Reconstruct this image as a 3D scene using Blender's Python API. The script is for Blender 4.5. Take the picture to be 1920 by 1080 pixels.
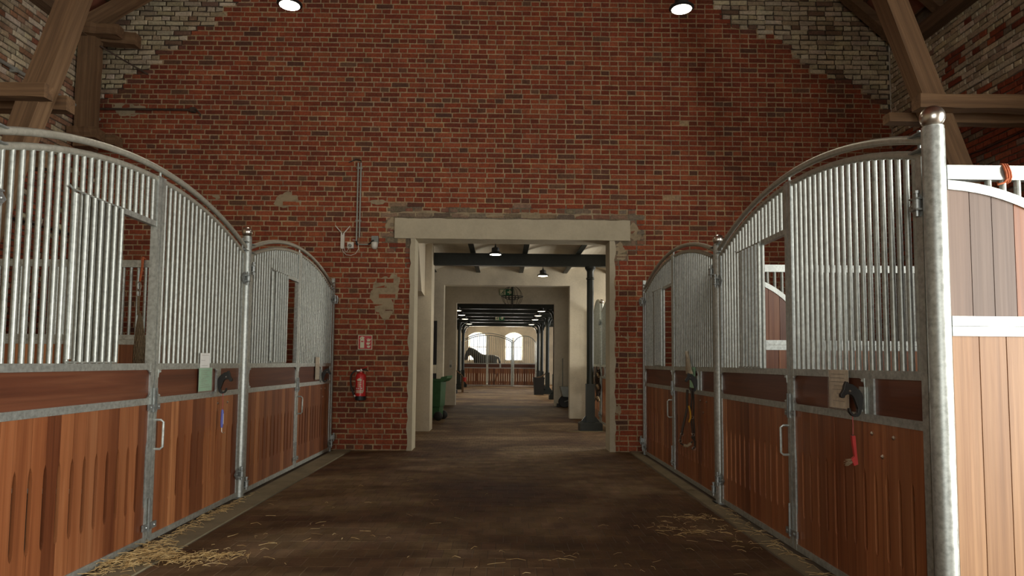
import bpy, math, random
from mathutils import Vector, Matrix

for _o in list(bpy.data.objects):
    bpy.data.objects.remove(_o)
scene = bpy.context.scene
COL = scene.collection
random.seed(11)
PI = math.pi

# ------------------------------------------------------------------ camera
cam_d = bpy.data.cameras.new('camera')
cam = bpy.data.objects.new('camera', cam_d)
COL.objects.link(cam)
cam_d.sensor_fit = 'HORIZONTAL'
cam_d.sensor_width = 36.0
cam_d.lens = 24.0
cam_d.shift_y = 54.86 / 1920.0
cam_d.clip_start = 0.05
cam_d.clip_end = 200
R_ = Vector((0.99987012, -0.01370247, 0.00848416))
U_ = Vector((-0.00937878, -0.06660213, 0.99773553))
F_ = Vector((0.01310638, 0.99768552, 0.06672199))
cam.matrix_world = Matrix(((R_.x, U_.x, -F_.x, 0.0), (R_.y, U_.y, -F_.y, 0.0), (R_.z, U_.z, -F_.z, 1.30), (0, 0, 0, 1)))
scene.camera = cam

# ------------------------------------------------------------------ view + world + daylight
vs = scene.view_settings
vs.view_transform = 'Standard'
vs.look = 'None'
vs.exposure = 0.0
vs.gamma = 1.0
vs.use_curve_mapping = False

world = bpy.data.worlds.new('sky')
scene.world = world
world.use_nodes = True
wbg = world.node_tree.nodes['Background']
wbg.inputs['Color'].default_value = (0.93, 0.97, 1.0, 1)
wbg.inputs['Strength'].default_value = 2.2


def daylight(name, loc, direction, sx, sy, power, color=(1.0, 0.985, 0.94)):
    """Soft sky light coming in through one of the building's openings."""
    d = bpy.data.lights.new(name, 'AREA')
    d.shape = 'RECTANGLE'
    d.size, d.size_y = sx, sy
    d.energy = power
    d.color = color
    o = bpy.data.objects.new(name, d)
    COL.objects.link(o)
    o.location = loc
    o.rotation_euler = Vector(direction).to_track_quat('-Z', 'Z').to_euler()
    return o


DAY = (1.0, 0.955, 0.84)
daylight('daylight_yard_gate', (6.45, 0.1, 2.1), (-1, 0, 0), 4.0, 4.0, 760, (1.0, 0.975, 0.91))
daylight('daylight_stall_window', (6.35, 5.0, 2.35), (-1, 0, -0.12), 1.3, 1.1, 9, DAY)
daylight('daylight_stall_window', (6.35, 8.5, 2.2), (-1, 0, -0.12), 1.1, 1.0, 9, DAY)
daylight('daylight_rear_gate', (-0.6, -4.7, 2.1), (0, 1, 0), 4.4, 4.0, 150, DAY)
daylight('daylight_room_window', (6.4, 14.2, 2.0), (-1, 0, -0.1), 2.6, 1.9, 330, DAY)
daylight('daylight_lobby_window', (3.1, 18.6, 2.1), (-1, 0, -0.1), 1.2, 1.5, 22, DAY)
daylight('daylight_hall_window', (6.4, 26.5, 2.1), (-1, 0, -0.1), 6.0, 1.7, 300, DAY)
daylight('daylight_hall_window', (6.4, 36.0, 2.1), (-1, 0, -0.1), 6.0, 1.7, 380, DAY)
daylight('daylight_far_window', (-1.54, 42.9, 2.35), (0, -1, -0.1), 1.1, 1.7, 420, DAY)
daylight('daylight_far_window', (0.68, 42.9, 2.35), (0, -1, -0.1), 1.1, 1.7, 420, DAY)

# ------------------------------------------------------------------ mesh helpers
class MB:
    def __init__(self):
        self.v = []
        self.f = []
        self.m = []
        self.c = []
        self.cur = 0
        self.col = None

    def face(self, idx):
        self.f.append(tuple(idx))
        self.m.append(self.cur)
        self.c.append(self.col)

    def box(self, x0, x1, y0, y1, z0, z1, M=None):
        b = len(self.v)
        for p in ((x0, y0, z0), (x1, y0, z0), (x1, y1, z0), (x0, y1, z0), (x0, y0, z1), (x1, y0, z1), (x1, y1, z1), (x0, y1, z1)):
            self.v.append(tuple(M @ Vector(p)) if M else p)
        for q in ((0, 3, 2, 1), (4, 5, 6, 7), (0, 1, 5, 4), (1, 2, 6, 5), (2, 3, 7, 6), (3, 0, 4, 7)):
            self.face([b + i for i in q])
        return self

    def tube(self, pts, r, n=8, caps=True, closed=False, flat=1.0):
        pts = [Vector(p) for p in pts]
        k = len(pts)
        rs = r if isinstance(r, (list, tuple)) else [r] * k
        b = len(self.v)
        prev = None
        for i, p in enumerate(pts):
            if closed:
                t = pts[(i + 1) % k] - pts[i - 1]
            else:
                t = pts[min(i + 1, k - 1)] - pts[max(i - 1, 0)]
            if t.length < 1e-9:
                t = Vector((0, 0, 1))
            t.normalize()
            if prev is None:
                a = Vector((0, 0, 1)) if abs(t.z) < 0.9 else Vector((1, 0, 0))
                s = t.cross(a).normalized()
            else:
                s = (prev - t * prev.dot(t))
                s = s.normalized() if s.length > 1e-6 else t.orthogonal().normalized()
            prev = s
            w = t.cross(s)
            for j in range(n):
                a = 2 * PI * j / n
                self.v.append(tuple(p + (s * math.cos(a) + w * math.sin(a) * flat) * rs[i]))
        for i in range(k if closed else k - 1):
            i2 = (i + 1) % k
            for j in range(n):
                j2 = (j + 1) % n
                self.face((b + i * n + j, b + i * n + j2, b + i2 * n + j2, b + i2 * n + j))
        if caps and not closed:
            self.face([b + j for j in reversed(range(n))])
            self.face([b + (k - 1) * n + j for j in range(n)])
        return self

    def lathe(self, prof, n=16, M=None):
        """prof: list of (radius, z) revolved around z."""
        b = len(self.v)
        for (r, z) in prof:
            for j in range(n):
                a = 2 * PI * j / n
                p = (r * math.cos(a), r * math.sin(a), z)
                self.v.append(tuple(M @ Vector(p)) if M else p)
        k = len(prof)
        for i in range(k - 1):
            for j in range(n):
                j2 = (j + 1) % n
                self.face((b + i * n + j, b + i * n + j2, b + (i + 1) * n + j2, b + (i + 1) * n + j))
        if prof[0][0] > 1e-5:
            self.face([b + j for j in reversed(range(n))])
        if prof[-1][0] > 1e-5:
            self.face([b + (k - 1) * n + j for j in range(n)])
        return self

    def prism(self, poly, d0, d1, M=None, ax='y'):
        """poly in (a, b); ax='y': a->x b->z extruded along y; ax='x': a->y b->z along x; ax='z': a->x b->y along z."""
        b = len(self.v)
        n = len(poly)
        area = sum(poly[i][0] * poly[(i + 1) % n][1] - poly[(i + 1) % n][0] * poly[i][1] for i in range(n))
        if area < 0:
            poly = list(reversed(poly))
        for d in (d0, d1):
            for (p, q) in poly:
                c = (p, d, q) if ax == 'y' else ((d, p, q) if ax == 'x' else (p, q, d))
                self.v.append(tuple(M @ Vector(c)) if M else c)
        flip = (ax == 'y')
        lo = [b + i for i in range(n)]
        hi = [b + n + i for i in range(n)]
        if (d1 < d0):
            flip = not flip
        self.face(lo if flip else lo[::-1])
        self.face(hi[::-1] if flip else hi)
        for i in range(n):
            j = (i + 1) % n
            q = (b + i, b + j, b + n + j, b + n + i)
            self.face(q[::-1] if flip else q)
        return self

    def mesh(self, name, mats, smooth=False):
        me = bpy.data.meshes.new(name)
        me.from_pydata(self.v, [], self.f)
        for m in (mats if isinstance(mats, (list, tuple)) else [mats]):
            me.materials.append(m)
        if any(self.m):
            me.polygons.foreach_set('material_index', self.m)
        if smooth:
            me.polygons.foreach_set('use_smooth', [True] * len(me.polygons))
            me.set_sharp_from_angle(angle=math.radians(40))
        if self.c and self.c[0] is not None:
            at = me.color_attributes.new('Col', 'FLOAT_COLOR', 'CORNER')
            dat = []
            for p, c in zip(me.polygons, self.c):
                dat.extend([c[0], c[1], c[2], 1.0] * p.loop_total)
            at.data.foreach_set('color', dat)
        me.update()
        return me

    def build(self, name, mats, parent=None, smooth=False, loc=None):
        return obj(name, self.mesh(name, mats, smooth), parent, loc)


def obj(name, data, parent=None, loc=None):
    o = bpy.data.objects.new(name, data)
    COL.objects.link(o)
    if parent is not None:
        o.parent = parent
    if loc is not None:
        o.location = loc
    return o


def tag(o, label=None, cat=None, group=None, kind=None):
    if label:
        o['label'] = label
    if cat:
        o['category'] = cat
    if group:
        o['group'] = group
    if kind:
        o['kind'] = kind
    return o


def thing(name, label, cat, loc=(0, 0, 0), rotz=0.0, group=None):
    o = bpy.data.objects.new(name, None)
    o.empty_display_size = 0.1
    COL.objects.link(o)
    o.location = loc
    o.rotation_euler = (0, 0, rotz)
    return tag(o, label, cat, group)


def struct(o):
    o['kind'] = 'structure'
    return o


def beam_mb(mb, p0, p1, w, h, up=(0, 0, 1), segs=6, jit=0.006):
    """a hewn timber: rectangular section swept from p0 to p1 with slightly uneven edges."""
    p0, p1 = Vector(p0), Vector(p1)
    t = (p1 - p0).normalized()
    s = t.cross(Vector(up)).normalized()
    u = s.cross(t).normalized()
    b = len(mb.v)
    for i in range(segs + 1):
        c = p0.lerp(p1, i / segs)
        for (a, e) in ((-1, -1), (1, -1), (1, 1), (-1, 1)):
            mb.v.append(tuple(c + s * (a * w / 2 + random.uniform(-jit, jit)) + u * (e * h / 2 + random.uniform(-jit, jit))))
    for i in range(segs):
        for j in range(4):
            j2 = (j + 1) % 4
            mb.face((b + i * 4 + j, b + i * 4 + j2, b + i * 4 + 4 + j2, b + i * 4 + 4 + j))
    mb.face((b + 3, b + 2, b + 1, b))
    e = b + segs * 4
    mb.face((e, e + 1, e + 2, e + 3))
    return mb


# ------------------------------------------------------------------ materials
class NT:
    def __init__(self, name):
        self.mat = bpy.data.materials.new(name)
        self.mat.use_nodes = True
        self.t = self.mat.node_tree
        self.b = self.t.nodes['Principled BSDF']

    def n(self, typ, **kw):
        nd = self.t.nodes.new(typ)
        for k, v in kw.items():
            if k in nd.inputs:
                nd.inputs[k].default_value = v
            else:
                setattr(nd, k, v)
        return nd

    def l(self, a, b):
        self.t.links.new(a, b)

    def pos(self, scale=(1, 1, 1), world=False, rnd=False):
        if world:
            src = self.n('ShaderNodeNewGeometry').outputs['Position']
        else:
            src = self.n('ShaderNodeTexCoord').outputs['Object']
        if rnd:
            oi = self.n('ShaderNodeObjectInfo')
            mu = self.n('ShaderNodeMath', operation='MULTIPLY')
            mu.inputs[1].default_value = 57.0
            self.l(oi.outputs['Random'], mu.inputs[0])
            ad = self.n('ShaderNodeVectorMath', operation='ADD')
            self.l(src, ad.inputs[0])
            self.l(mu.outputs[0], ad.inputs[1])
            src = ad.outputs[0]
        mp = self.n('ShaderNodeMapping')
        mp.inputs['Scale'].default_value = scale
        self.l(src, mp.inputs['Vector'])
        return mp.outputs[0]

    def noise(self, vec, scale, detail=4, rough=0.55, dist=0.0):
        nd = self.n('ShaderNodeTexNoise')
        nd.inputs['Scale'].default_value = scale
        nd.inputs['Detail'].default_value = detail
        nd.inputs['Roughness'].default_value = rough
        nd.inputs['Distortion'].default_value = dist
        self.l(vec, nd.inputs['Vector'])
        return nd.outputs['Fac']

    def ramp(self, fac, stops):
        nd = self.n('ShaderNodeValToRGB')
        e = nd.color_ramp.elements
        while len(e) < len(stops):
            e.new(0.5)
        for el, (p, c) in zip(e, stops):
            el.position = p
            el.color = tuple(c) + (1,) if len(c) == 3 else c
        self.l(fac, nd.inputs[0])
        return nd.outputs[0]

    def mix(self, fac, a, b, mode='MIX'):
        nd = self.n('ShaderNodeMix', data_type='RGBA', blend_type=mode)
        for s, v in ((nd.inputs[0], fac), (nd.inputs[6], a), (nd.inputs[7], b)):
            if isinstance(v, (int, float)):
                s.default_value = v
            elif isinstance(v, tuple):
                s.default_value = v if len(v) == 4 else v + (1,)
            else:
                self.l(v, s)
        return nd.outputs[2]

    def bump(self, h, strength=0.3, dist=0.01):
        nd = self.n('ShaderNodeBump')
        nd.inputs['Strength'].default_value = strength
        nd.inputs['Distance'].default_value = dist
        self.l(h, nd.inputs['Height'])
        self.l(nd.outputs[0], self.b.inputs['Normal'])

    def setc(self, c):
        if isinstance(c, tuple):
            self.b.inputs['Base Color'].default_value = c + (1,)
        else:
            self.l(c, self.b.inputs['Base Color'])


def plain(name, c, rough=0.6, metal=0.0, var=0.12, scale=9.0, bump=0.0, rvar=True):
    m = NT(name)
    v = m.pos(rnd=True)
    f = m.noise(v, scale, 5)
    lo = tuple(x * (1 - var) for x in c)
    hi = tuple(min(1, x * (1 + var)) for x in c)
    m.setc(m.ramp(f, [(0.3, lo), (0.7, hi)]))
    m.b.inputs['Roughness'].default_value = rough
    m.b.inputs['Metallic'].default_value = metal
    if bump:
        m.bump(f, bump, 0.01)
    return m.mat


def galv(name, base, dusty=0.0, rough=0.42, metal=0.75):
    m = NT(name)
    v = m.pos(rnd=True)
    f1 = m.noise(v, 38, 3, 0.6)
    f2 = m.noise(v, 7, 3, 0.5)
    c = m.ramp(f1, [(0.3, tuple(x * 0.72 for x in base)), (0.5, base), (0.72, tuple(min(1, x * 1.25) for x in base))])
    c = m.mix(m.ramp(f2, [(0.5, (0, 0, 0)), (0.85, (1, 1, 1))]), c, tuple(x * 0.78 for x in base))
    if dusty:
        c = m.mix(dusty, c, (0.36, 0.31, 0.22))
    m.setc(c)
    rr = m.n('ShaderNodeMapRange')
    rr.inputs[3].default_value = rough - 0.08
    rr.inputs[4].default_value = rough + 0.14
    m.l(f1, rr.inputs[0])
    m.l(rr.outputs[0], m.b.inputs['Roughness'])
    m.b.inputs['Metallic'].default_value = metal * (1 - dusty * 0.7)
    return m.mat


def wood(name, stops, rough=0.5, grain=1.0, axis='z', bump=0.12, rstops=None):
    """hardwood with grain along one axis and board-to-board colour differences."""
    m = NT(name)
    s = {'z': (14, 14, 0.55), 'x': (0.55, 14, 14), 'y': (14, 0.55, 14)}[axis]
    v = m.pos(s, rnd=True)
    f1 = m.noise(v, 1.0 * grain, 6, 0.62, 0.6)
    s2 = tuple(x * 5 if x > 1 else x * 1.6 for x in s)
    f2 = m.noise(m.pos(s2, rnd=True), 1.0 * grain, 4, 0.6)
    c = m.ramp(f1, stops)
    c = m.mix(0.35, c, m.ramp(f2, [(0.35, (0.55, 0.5, 0.47)), (0.6, (1.1, 1.08, 1.05))]), 'MULTIPLY')
    if rstops:
        oi = m.n('ShaderNodeObjectInfo')
        c = m.mix(1.0, c, m.ramp(oi.outputs['Random'], rstops), 'MULTIPLY')
    m.setc(c)
    m.b.inputs['Roughness'].default_value = rough
    m.bump(f2, bump, 0.004)
    return m.mat


def brick_mat(name, use_attr):
    m = NT(name)
    if use_attr:
        at = m.n('ShaderNodeAttribute', attribute_name='Col')
        base = at.outputs['Color']
    else:
        oi = m.n('ShaderNodeObjectInfo')
        base = oi.outputs['Color']
    v = m.pos(world=True)
    f = m.noise(v, 34, 5, 0.65)
    g = m.noise(v, 4.5, 4, 0.6)
    c = m.mix(1.0, base, m.ramp(f, [(0.28, (0.62, 0.6, 0.6)), (0.55, (1, 1, 1)), (0.8, (1.25, 1.2, 1.15))]), 'MULTIPLY')
    c = m.mix(1.0, c, m.ramp(g, [(0.3, (0.78, 0.78, 0.8)), (0.7, (1.12, 1.1, 1.08))]), 'MULTIPLY')
    m.setc(c)
    m.b.inputs['Roughness'].default_value = 0.88
    m.bump(f, 0.5, 0.006)
    return m.mat


def plaster(name, c, stain=0.25, scale=1.4):
    m = NT(name)
    v = m.pos(world=True)
    f = m.noise(v, scale, 6, 0.6)
    g = m.noise(v, 26, 4, 0.6)
    col = m.ramp(f, [(0.3, tuple(x * (1 - stain) for x in c)), (0.55, c), (0.8, tuple(min(1, x * 1.05) for x in c))])
    col = m.mix(0.3, col, m.ramp(g, [(0.3, (0.8, 0.78, 0.74)), (0.6, (1, 1, 1))]), 'MULTIPLY')
    m.setc(col)
    m.b.inputs['Roughness'].default_value = 0.92
    m.bump(g, 0.25, 0.01)
    return m.mat


def emis(name, c, s):
    m = NT(name)
    m.b.inputs['Base Color'].default_value = (0.8, 0.8, 0.8, 1)
    m.b.inputs['Emission Color'].default_value = c + (1,)
    m.b.inputs['Emission Strength'].default_value = s
    return m.mat


M = {}
M['galv'] = galv('galvanised_steel', (0.50, 0.53, 0.50))
M['galv_bar'] = galv('galvanised_bar', (0.39, 0.41, 0.375), rough=0.40, metal=0.6)
M['galv_dusty'] = galv('dusty_galvanised_tube', (0.50, 0.52, 0.47), dusty=0.45)
M['galv_dark'] = galv('dull_fitting_and_backlit_tube', (0.34, 0.36, 0.35))
M['steel'] = plain('brushed_steel', (0.62, 0.58, 0.52), 0.28, 1.0, 0.1, 30)
BOARD_R = [(0.0, (0.5, 0.38, 0.34)), (0.14, (1.3, 1.28, 1.2)), (0.28, (0.72, 0.58, 0.52)), (0.42, (1.65, 1.75, 1.7)), (0.56, (0.6, 0.5, 0.48)), (0.7, (1.2, 1.1, 1.0)), (0.85, (0.85, 0.72, 0.64)), (1.0, (1.5, 1.5, 1.4))]
M['plank'] = wood('hardwood_plank', [(0.25, (0.160, 0.050, 0.019)), (0.5, (0.275, 0.103, 0.040)), (0.75, (0.385, 0.170, 0.076))], 0.42, rstops=BOARD_R)
M['plank_pale'] = wood('pale_hardwood_plank', [(0.25, (0.26, 0.140, 0.074)), (0.5, (0.36, 0.21, 0.115)), (0.75, (0.46, 0.285, 0.16))], 0.5, rstops=[(0.0, (0.75, 0.72, 0.7)), (0.5, (1.1, 1.05, 1.0)), (1.0, (0.9, 0.85, 0.8))])
M['plank_grey'] = wood('weathered_hardwood_plank', [(0.25, (0.13, 0.088, 0.068)), (0.5, (0.19, 0.134, 0.106)), (0.75, (0.26, 0.19, 0.15))], 0.55, rstops=[(0.0, (0.8, 0.8, 0.8)), (1.0, (1.15, 1.1, 1.05))])
M['band'] = wood('dark_hardwood_band', [(0.25, (0.070, 0.021, 0.010)), (0.5, (0.120, 0.037, 0.017)), (0.8, (0.19, 0.072, 0.034))], 0.45, axis='x')
M['timber'] = wood('old_oak_timber', [(0.2, (0.075, 0.040, 0.018)), (0.5, (0.165, 0.092, 0.043)), (0.8, (0.27, 0.160, 0.08))], 0.8, axis='z', bump=0.4)
M['timber_x'] = wood('old_oak_timber_lengthwise', [(0.2, (0.07, 0.038, 0.018)), (0.5, (0.14, 0.080, 0.039)), (0.8, (0.22, 0.130, 0.066))], 0.8, axis='x', bump=0.4)
M['timber_y'] = wood('old_oak_timber_crosswise', [(0.2, (0.06, 0.034, 0.016)), (0.5, (0.115, 0.067, 0.034)), (0.8, (0.19, 0.112, 0.058))], 0.8, axis='y', bump=0.4)
M['brick_attr'] = brick_mat('brick_field', True)
M['brick_obj'] = brick_mat('brick_single', False)
M['mortar'] = brick_mat('mortar', True)
M['plaster'] = plaster('lime_plaster', (0.64, 0.57, 0.45))
M['plaster_lintel'] = plaster('painted_concrete', (0.47, 0.415, 0.30), 0.12, 3.0)
M['plaster_patch'] = plaster('old_mortar_smear', (0.34, 0.265, 0.165), 0.35, 9.0)
M['vault'] = plaster('whitewashed_vault', (0.64, 0.58, 0.47), 0.15)
M['kerb'] = plaster('concrete_kerb', (0.215, 0.18, 0.108), 0.3, 3.0)
M['dirt'] = plaster('dusty_ground', (0.13, 0.095, 0.062), 0.4, 2.0)
M['iron'] = plain('painted_cast_iron', (0.013, 0.017, 0.014), 0.45, 0.1, 0.3)
M['iron_beam'] = plain('dark_painted_girder', (0.014, 0.018, 0.014), 0.5, 0.1, 0.3)
M['rust'] = plain('rusty_iron', (0.075, 0.05, 0.034), 0.8, 0.3, 0.35)
M['black'] = plain('black_plastic', (0.012, 0.011, 0.010), 0.5)
M['black_matt'] = plain('black_cast_hook', (0.014, 0.012, 0.010), 0.48, 0.2)
M['white'] = plain('white_plastic', (0.62, 0.59, 0.52), 0.4, 0, 0.04)
M['grey'] = plain('grey_plastic', (0.20, 0.21, 0.19), 0.55)
M['grey_pipe'] = plain('grey_conduit', (0.30, 0.30, 0.26), 0.5, 0.2)
M['red'] = plain('fire_red_paint', (0.56, 0.020, 0.020), 0.3, 0, 0.06)
M['redsign'] = plain('red_sign_print', (0.47, 0.018, 0.022), 0.45, 0, 0.05)
M['cream'] = plain('cream_sign_print', (0.66, 0.62, 0.44), 0.5, 0, 0.05)
M['green_bin'] = plain('green_bin_plastic', (0.030, 0.105, 0.035), 0.5, 0, 0.15)
M['green_sign'] = plain('green_sign_print', (0.006, 0.15, 0.055), 0.5, 0, 0.05)
M['brown_bin'] = plain('brown_bin_plastic', (0.16, 0.045, 0.018), 0.5)
M['green_card'] = plain('pale_green_card', (0.33, 0.64, 0.43), 0.55, 0, 0.12, 20)
M['paper'] = plain('paper_card', (0.86, 0.86, 0.82), 0.6, 0, 0.05)
M['beige_paper'] = plain('yellowed_paper', (0.58, 0.50, 0.38), 0.5, 0, 0.15, 25)
M['ink'] = plain('grey_print', (0.30, 0.27, 0.22), 0.7)
M['blue'] = plain('blue_plastic', (0.10, 0.12, 0.42), 0.45)
M['pinkred'] = plain('red_plastic', (0.46, 0.04, 0.035), 0.45)
M['string'] = plain('pink_string', (0.40, 0.09, 0.08), 0.8)
M['orange'] = plain('orange_rope', (0.42, 0.11, 0.04), 0.85, 0, 0.3, 60)
M['rope'] = plain('hay_net_cord', (0.19, 0.135, 0.075), 0.9, 0, 0.3, 60)
M['leather'] = plain('dark_leather', (0.035, 0.022, 0.014), 0.6, 0, 0.3)
M['yellow'] = plain('yellow_webbing', (0.50, 0.24, 0.02), 0.7)
M['fleece'] = plain('sheepskin_pad', (0.30, 0.22, 0.13), 0.95, 0, 0.25, 40)
M['tile'] = plain('clay_roof_tile', (0.17, 0.055, 0.028), 0.85, 0, 0.3, 6)
M['horse'] = plain('black_horse_coat', (0.008, 0.007, 0.006), 0.55, 0, 0.3)
M['lamp_glow'] = emis('lamp_diffuser', (1.0, 0.94, 0.72), 14.0)
M['lamp_glow_far'] = emis('far_lamp_diffuser', (1.0, 0.90, 0.62), 9.0)


def straw_mat():
    m = NT('straw_stalks')
    v = m.pos()
    f = m.noise(v, 22, 2)
    m.setc(m.ramp(f, [(0.3, (0.36, 0.22, 0.08)), (0.55, (0.58, 0.41, 0.18)), (0.8, (0.74, 0.60, 0.35))]))
    m.b.inputs['Roughness'].default_value = 0.6
    return m.mat


M['straw'] = straw_mat()


def glass_mat():
    m = NT('window_glass')
    t = m.t
    out = t.nodes['Material Output']
    tr = m.n('ShaderNodeBsdfTransparent')
    gl = m.n('ShaderNodeBsdfGlossy')
    gl.inputs['Roughness'].default_value = 0.05
    mx = m.n('ShaderNodeMixShader')
    mx.inputs[0].default_value = 0.06
    m.l(tr.outputs[0], mx.inputs[1])
    m.l(gl.outputs[0], mx.inputs[2])
    m.l(mx.outputs[0], out.inputs['Surface'])
    return m.mat


M['glass'] = glass_mat()


def sleeve_mat():
    m = NT('clear_plastic_sleeve')
    m.b.inputs['Base Color'].default_value = (0.62, 0.58, 0.50, 1)
    m.b.inputs['Alpha'].default_value = 0.16
    m.b.inputs['Roughness'].default_value = 0.25
    return m.mat


M['sleeve'] = sleeve_mat()
M['bag'] = plain('cloudy_plastic_bag', (0.42, 0.37, 0.28), 0.35, 0, 0.2, 40)


def paver_mat(name, bricks=False, k=1.0):
    """dark brown clay pavers: trodden dust and damp patches are worked out in world space."""
    m = NT(name)
    v = m.pos(world=True)
    big = m.noise(m.pos((0.55, 0.8, 1), world=True), 1.0, 4, 0.55, 0.8)
    mid = m.noise(v, 5.0, 5, 0.6)
    fine = m.noise(v, 60, 3, 0.6)
    c = m.ramp(big, [(0.34, (0.072, 0.037, 0.021)), (0.48, (0.112, 0.069, 0.037)), (0.64, (0.21, 0.150, 0.092))])
    c = m.mix(1.0, c, m.ramp(mid, [(0.3, (0.72, 0.70, 0.68)), (0.7, (1.25, 1.2, 1.15))]), 'MULTIPLY')
    c = m.mix(0.5, c, m.ramp(fine, [(0.3, (0.7, 0.7, 0.7)), (0.7, (1.2, 1.2, 1.2))]), 'MULTIPLY')
    if k != 1.0:
        c = m.mix(1.0, c, (k, k, k * .95), 'MULTIPLY')
    if bricks:
        bt = m.n('ShaderNodeTexBrick')
        bt.inputs['Scale'].default_value = 1.0
        bt.inputs['Brick Width'].default_value = 0.103
        bt.inputs['Row Height'].default_value = 0.205
        bt.inputs['Mortar Size'].default_value = 0.004
        bt.inputs['Color1'].default_value = (1, 1, 1, 1)
        bt.inputs['Color2'].default_value = (0.8, 0.78, 0.76, 1)
        bt.inputs['Mortar'].default_value = (0.55, 0.5, 0.45, 1)
        m.l(v, bt.inputs['Vector'])
        c = m.mix(1.0, c, bt.outputs['Color'], 'MULTIPLY')
    else:
        oi = m.n('ShaderNodeObjectInfo')
        at = m.n('ShaderNodeAttribute', attribute_name='Col')
        ad = m.mix(1.0, at.outputs['Color'], oi.outputs['Color'], 'ADD')
        c = m.mix(1.0, c, ad, 'MULTIPLY')
    m.setc(c)
    rr = m.n('ShaderNodeMapRange')
    rr.inputs[3].default_value = 0.75
    rr.inputs[4].default_value = 0.95
    m.b.inputs['Specular IOR Level'].default_value = 0.12
    m.l(big, rr.inputs[0])
    m.l(rr.outputs[0], m.b.inputs['Roughness'])
    m.bump(fine, 0.25, 0.003)
    return m.mat


M['paver'] = paver_mat('clay_paver')
M['paver_far'] = paver_mat('clay_paver_floor', True, 1.0)
M['paver_tan_lit'] = paver_mat('window_lit_tan_paver_floor', True, 2.2)  # far hall floor: paver colour multiplied up, brighter window light included in it

# ------------------------------------------------------------------ key dimensions (metres)
XL, XR = -2.484, 2.045            # front faces of the two stall rows
WY = 10.17                        # face of the brick gable wall
WL, WR = -6.13, 5.93              # side walls
LP = (3.22, 6.63, 10.03)          # post stations, left row
RP = (3.20, 6.49, 9.90)           # post stations, right row
EAVE = 6.2
RIDGE_X = -0.1
SLOPE = 0.90
DX0, DX1, DZ = -1.355, 1.60, 3.15  # gateway in the gable


def roof_z(x):
    return EAVE + SLOPE * (min(x - WL, WR - x))


# ================================================================== STRUCTURE
# ---- floor
mb = MB()
mb.box(-6.6, 6.6, -4.6, 3.6, -0.2, 0.0)
mb.box(-6.6, XL + 0.28, 3.6, WY + 0.4, -0.2, 0.0)
mb.box(XR - 0.165, 6.6, 3.6, WY + 0.4, -0.2, 0.0)
mb.box(XL + 0.28, XR - 0.165, 3.6, WY + 0.02, -0.2, -0.0022)
floor = struct(mb.build('floor', M['dirt']))
struct(MB().box(-6.6, 6.6, WY + 0.4, 20.9, -0.2, 0.0).build('floor_passage', M['paver_far']))
struct(MB().box(-6.6, 6.6, 20.9, 43.5, -0.2, 0.0).build('floor_hall', M['paver_tan_lit']))
struct(MB().box(DX0 - 0.1, DX1 + 0.1, WY + 0.02, WY + 0.4, -0.2, 0.0).build('floor_threshold', M['paver_far']))

# ---- pavers of the aisle: soldier rows running across
PW, PD = 0.103, 0.205
x_lo, x_hi = XL + 0.285, XR - 0.17


def paver_mesh(name, w, d):
    m = MB()
    b, c = 0.0015, 0.002
    m.v = [(b, b, -0.05), (w - b, b, -0.05), (w - b, d - b, -0.05), (b, d - b, -0.05),
           (b, b, -c), (w - b, b, -c), (w - b, d - b, -c), (b, d - b, -c),
           (b + c, b + c, 0), (w - b - c, b + c, 0), (w - b - c, d - b - c, 0), (b + c, d - b - c, 0)]
    for q in ((8, 9, 10, 11), (0, 1, 5, 4), (1, 2, 6, 5), (2, 3, 7, 6), (3, 0, 4, 7), (4, 5, 9, 8), (5, 6, 10, 9), (6, 7, 11, 10), (7, 4, 8, 11)):
        m.face(q)
    return m.mesh(name, M['paver'])


paver_me = paver_mesh('paver', PW, PD)
cells = []
r = 0
y = 3.62
while y + PD < WY + 0.03:
    x = x_lo - (PW / 2 if r % 2 else 0)
    while x < x_hi:
        a, e = max(x, x_lo), min(x + PW, x_hi)
        if e - a > 0.03:
            cells.append((a, y, e - a))
        x += PW
    y += PD
    r += 1
cells.sort(key=lambda c: (c[1] < 3.95, c[1] + 0.25 * abs(c[0])))
single = [c for c in cells if c[1] >= 3.95 and c[2] > PW - 0.001][:300]
sset = set(single)
for (x, y, w) in single:
    o = obj('paver', paver_me, floor, (x, y, random.uniform(-0.0012, 0.0012)))
    g = random.uniform(0.88, 1.12)
    o.color = (g, g * random.uniform(0.94, 1.02), g * random.uniform(0.9, 1.02), 1)
mb = MB()
for (x, y, w) in cells:
    if (x, y, w) in sset:
        continue
    b, c = 0.0015, 0.002
    g = random.uniform(0.88, 1.12)
    mb.col = (g, g * random.uniform(0.94, 1.02), g * random.uniform(0.9, 1.02))
    k = len(mb.v)
    z = random.uniform(-0.0012, 0.0012)
    mb.v += [(x + b, y + b, z - c), (x + w - b, y + b, z - c), (x + w - b, y + PD - b, z - c), (x + b, y + PD - b, z - c),
             (x + b, y + b, z - 0.04), (x + w - b, y + b, z - 0.04), (x + w - b, y + PD - b, z - 0.04), (x + b, y + PD - b, z - 0.04),
             (x + b + c, y + b + c, z), (x + w - b - c, y + b + c, z), (x + w - b - c, y + PD - b - c, z), (x + b + c, y + PD - b - c, z)]
    for q in ((8, 9, 10, 11), (4, 5, 1, 0), (5, 6, 2, 1), (6, 7, 3, 2), (7, 4, 0, 3), (0, 1, 9, 8), (1, 2, 10, 9), (2, 3, 11, 10), (3, 0, 8, 11)):
        mb.face([k + i for i in q])
o = mb.build('paver_field', M['paver'], floor)
o.color = (0, 0, 0, 1)
o['kind'] = 'stuff'

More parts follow.
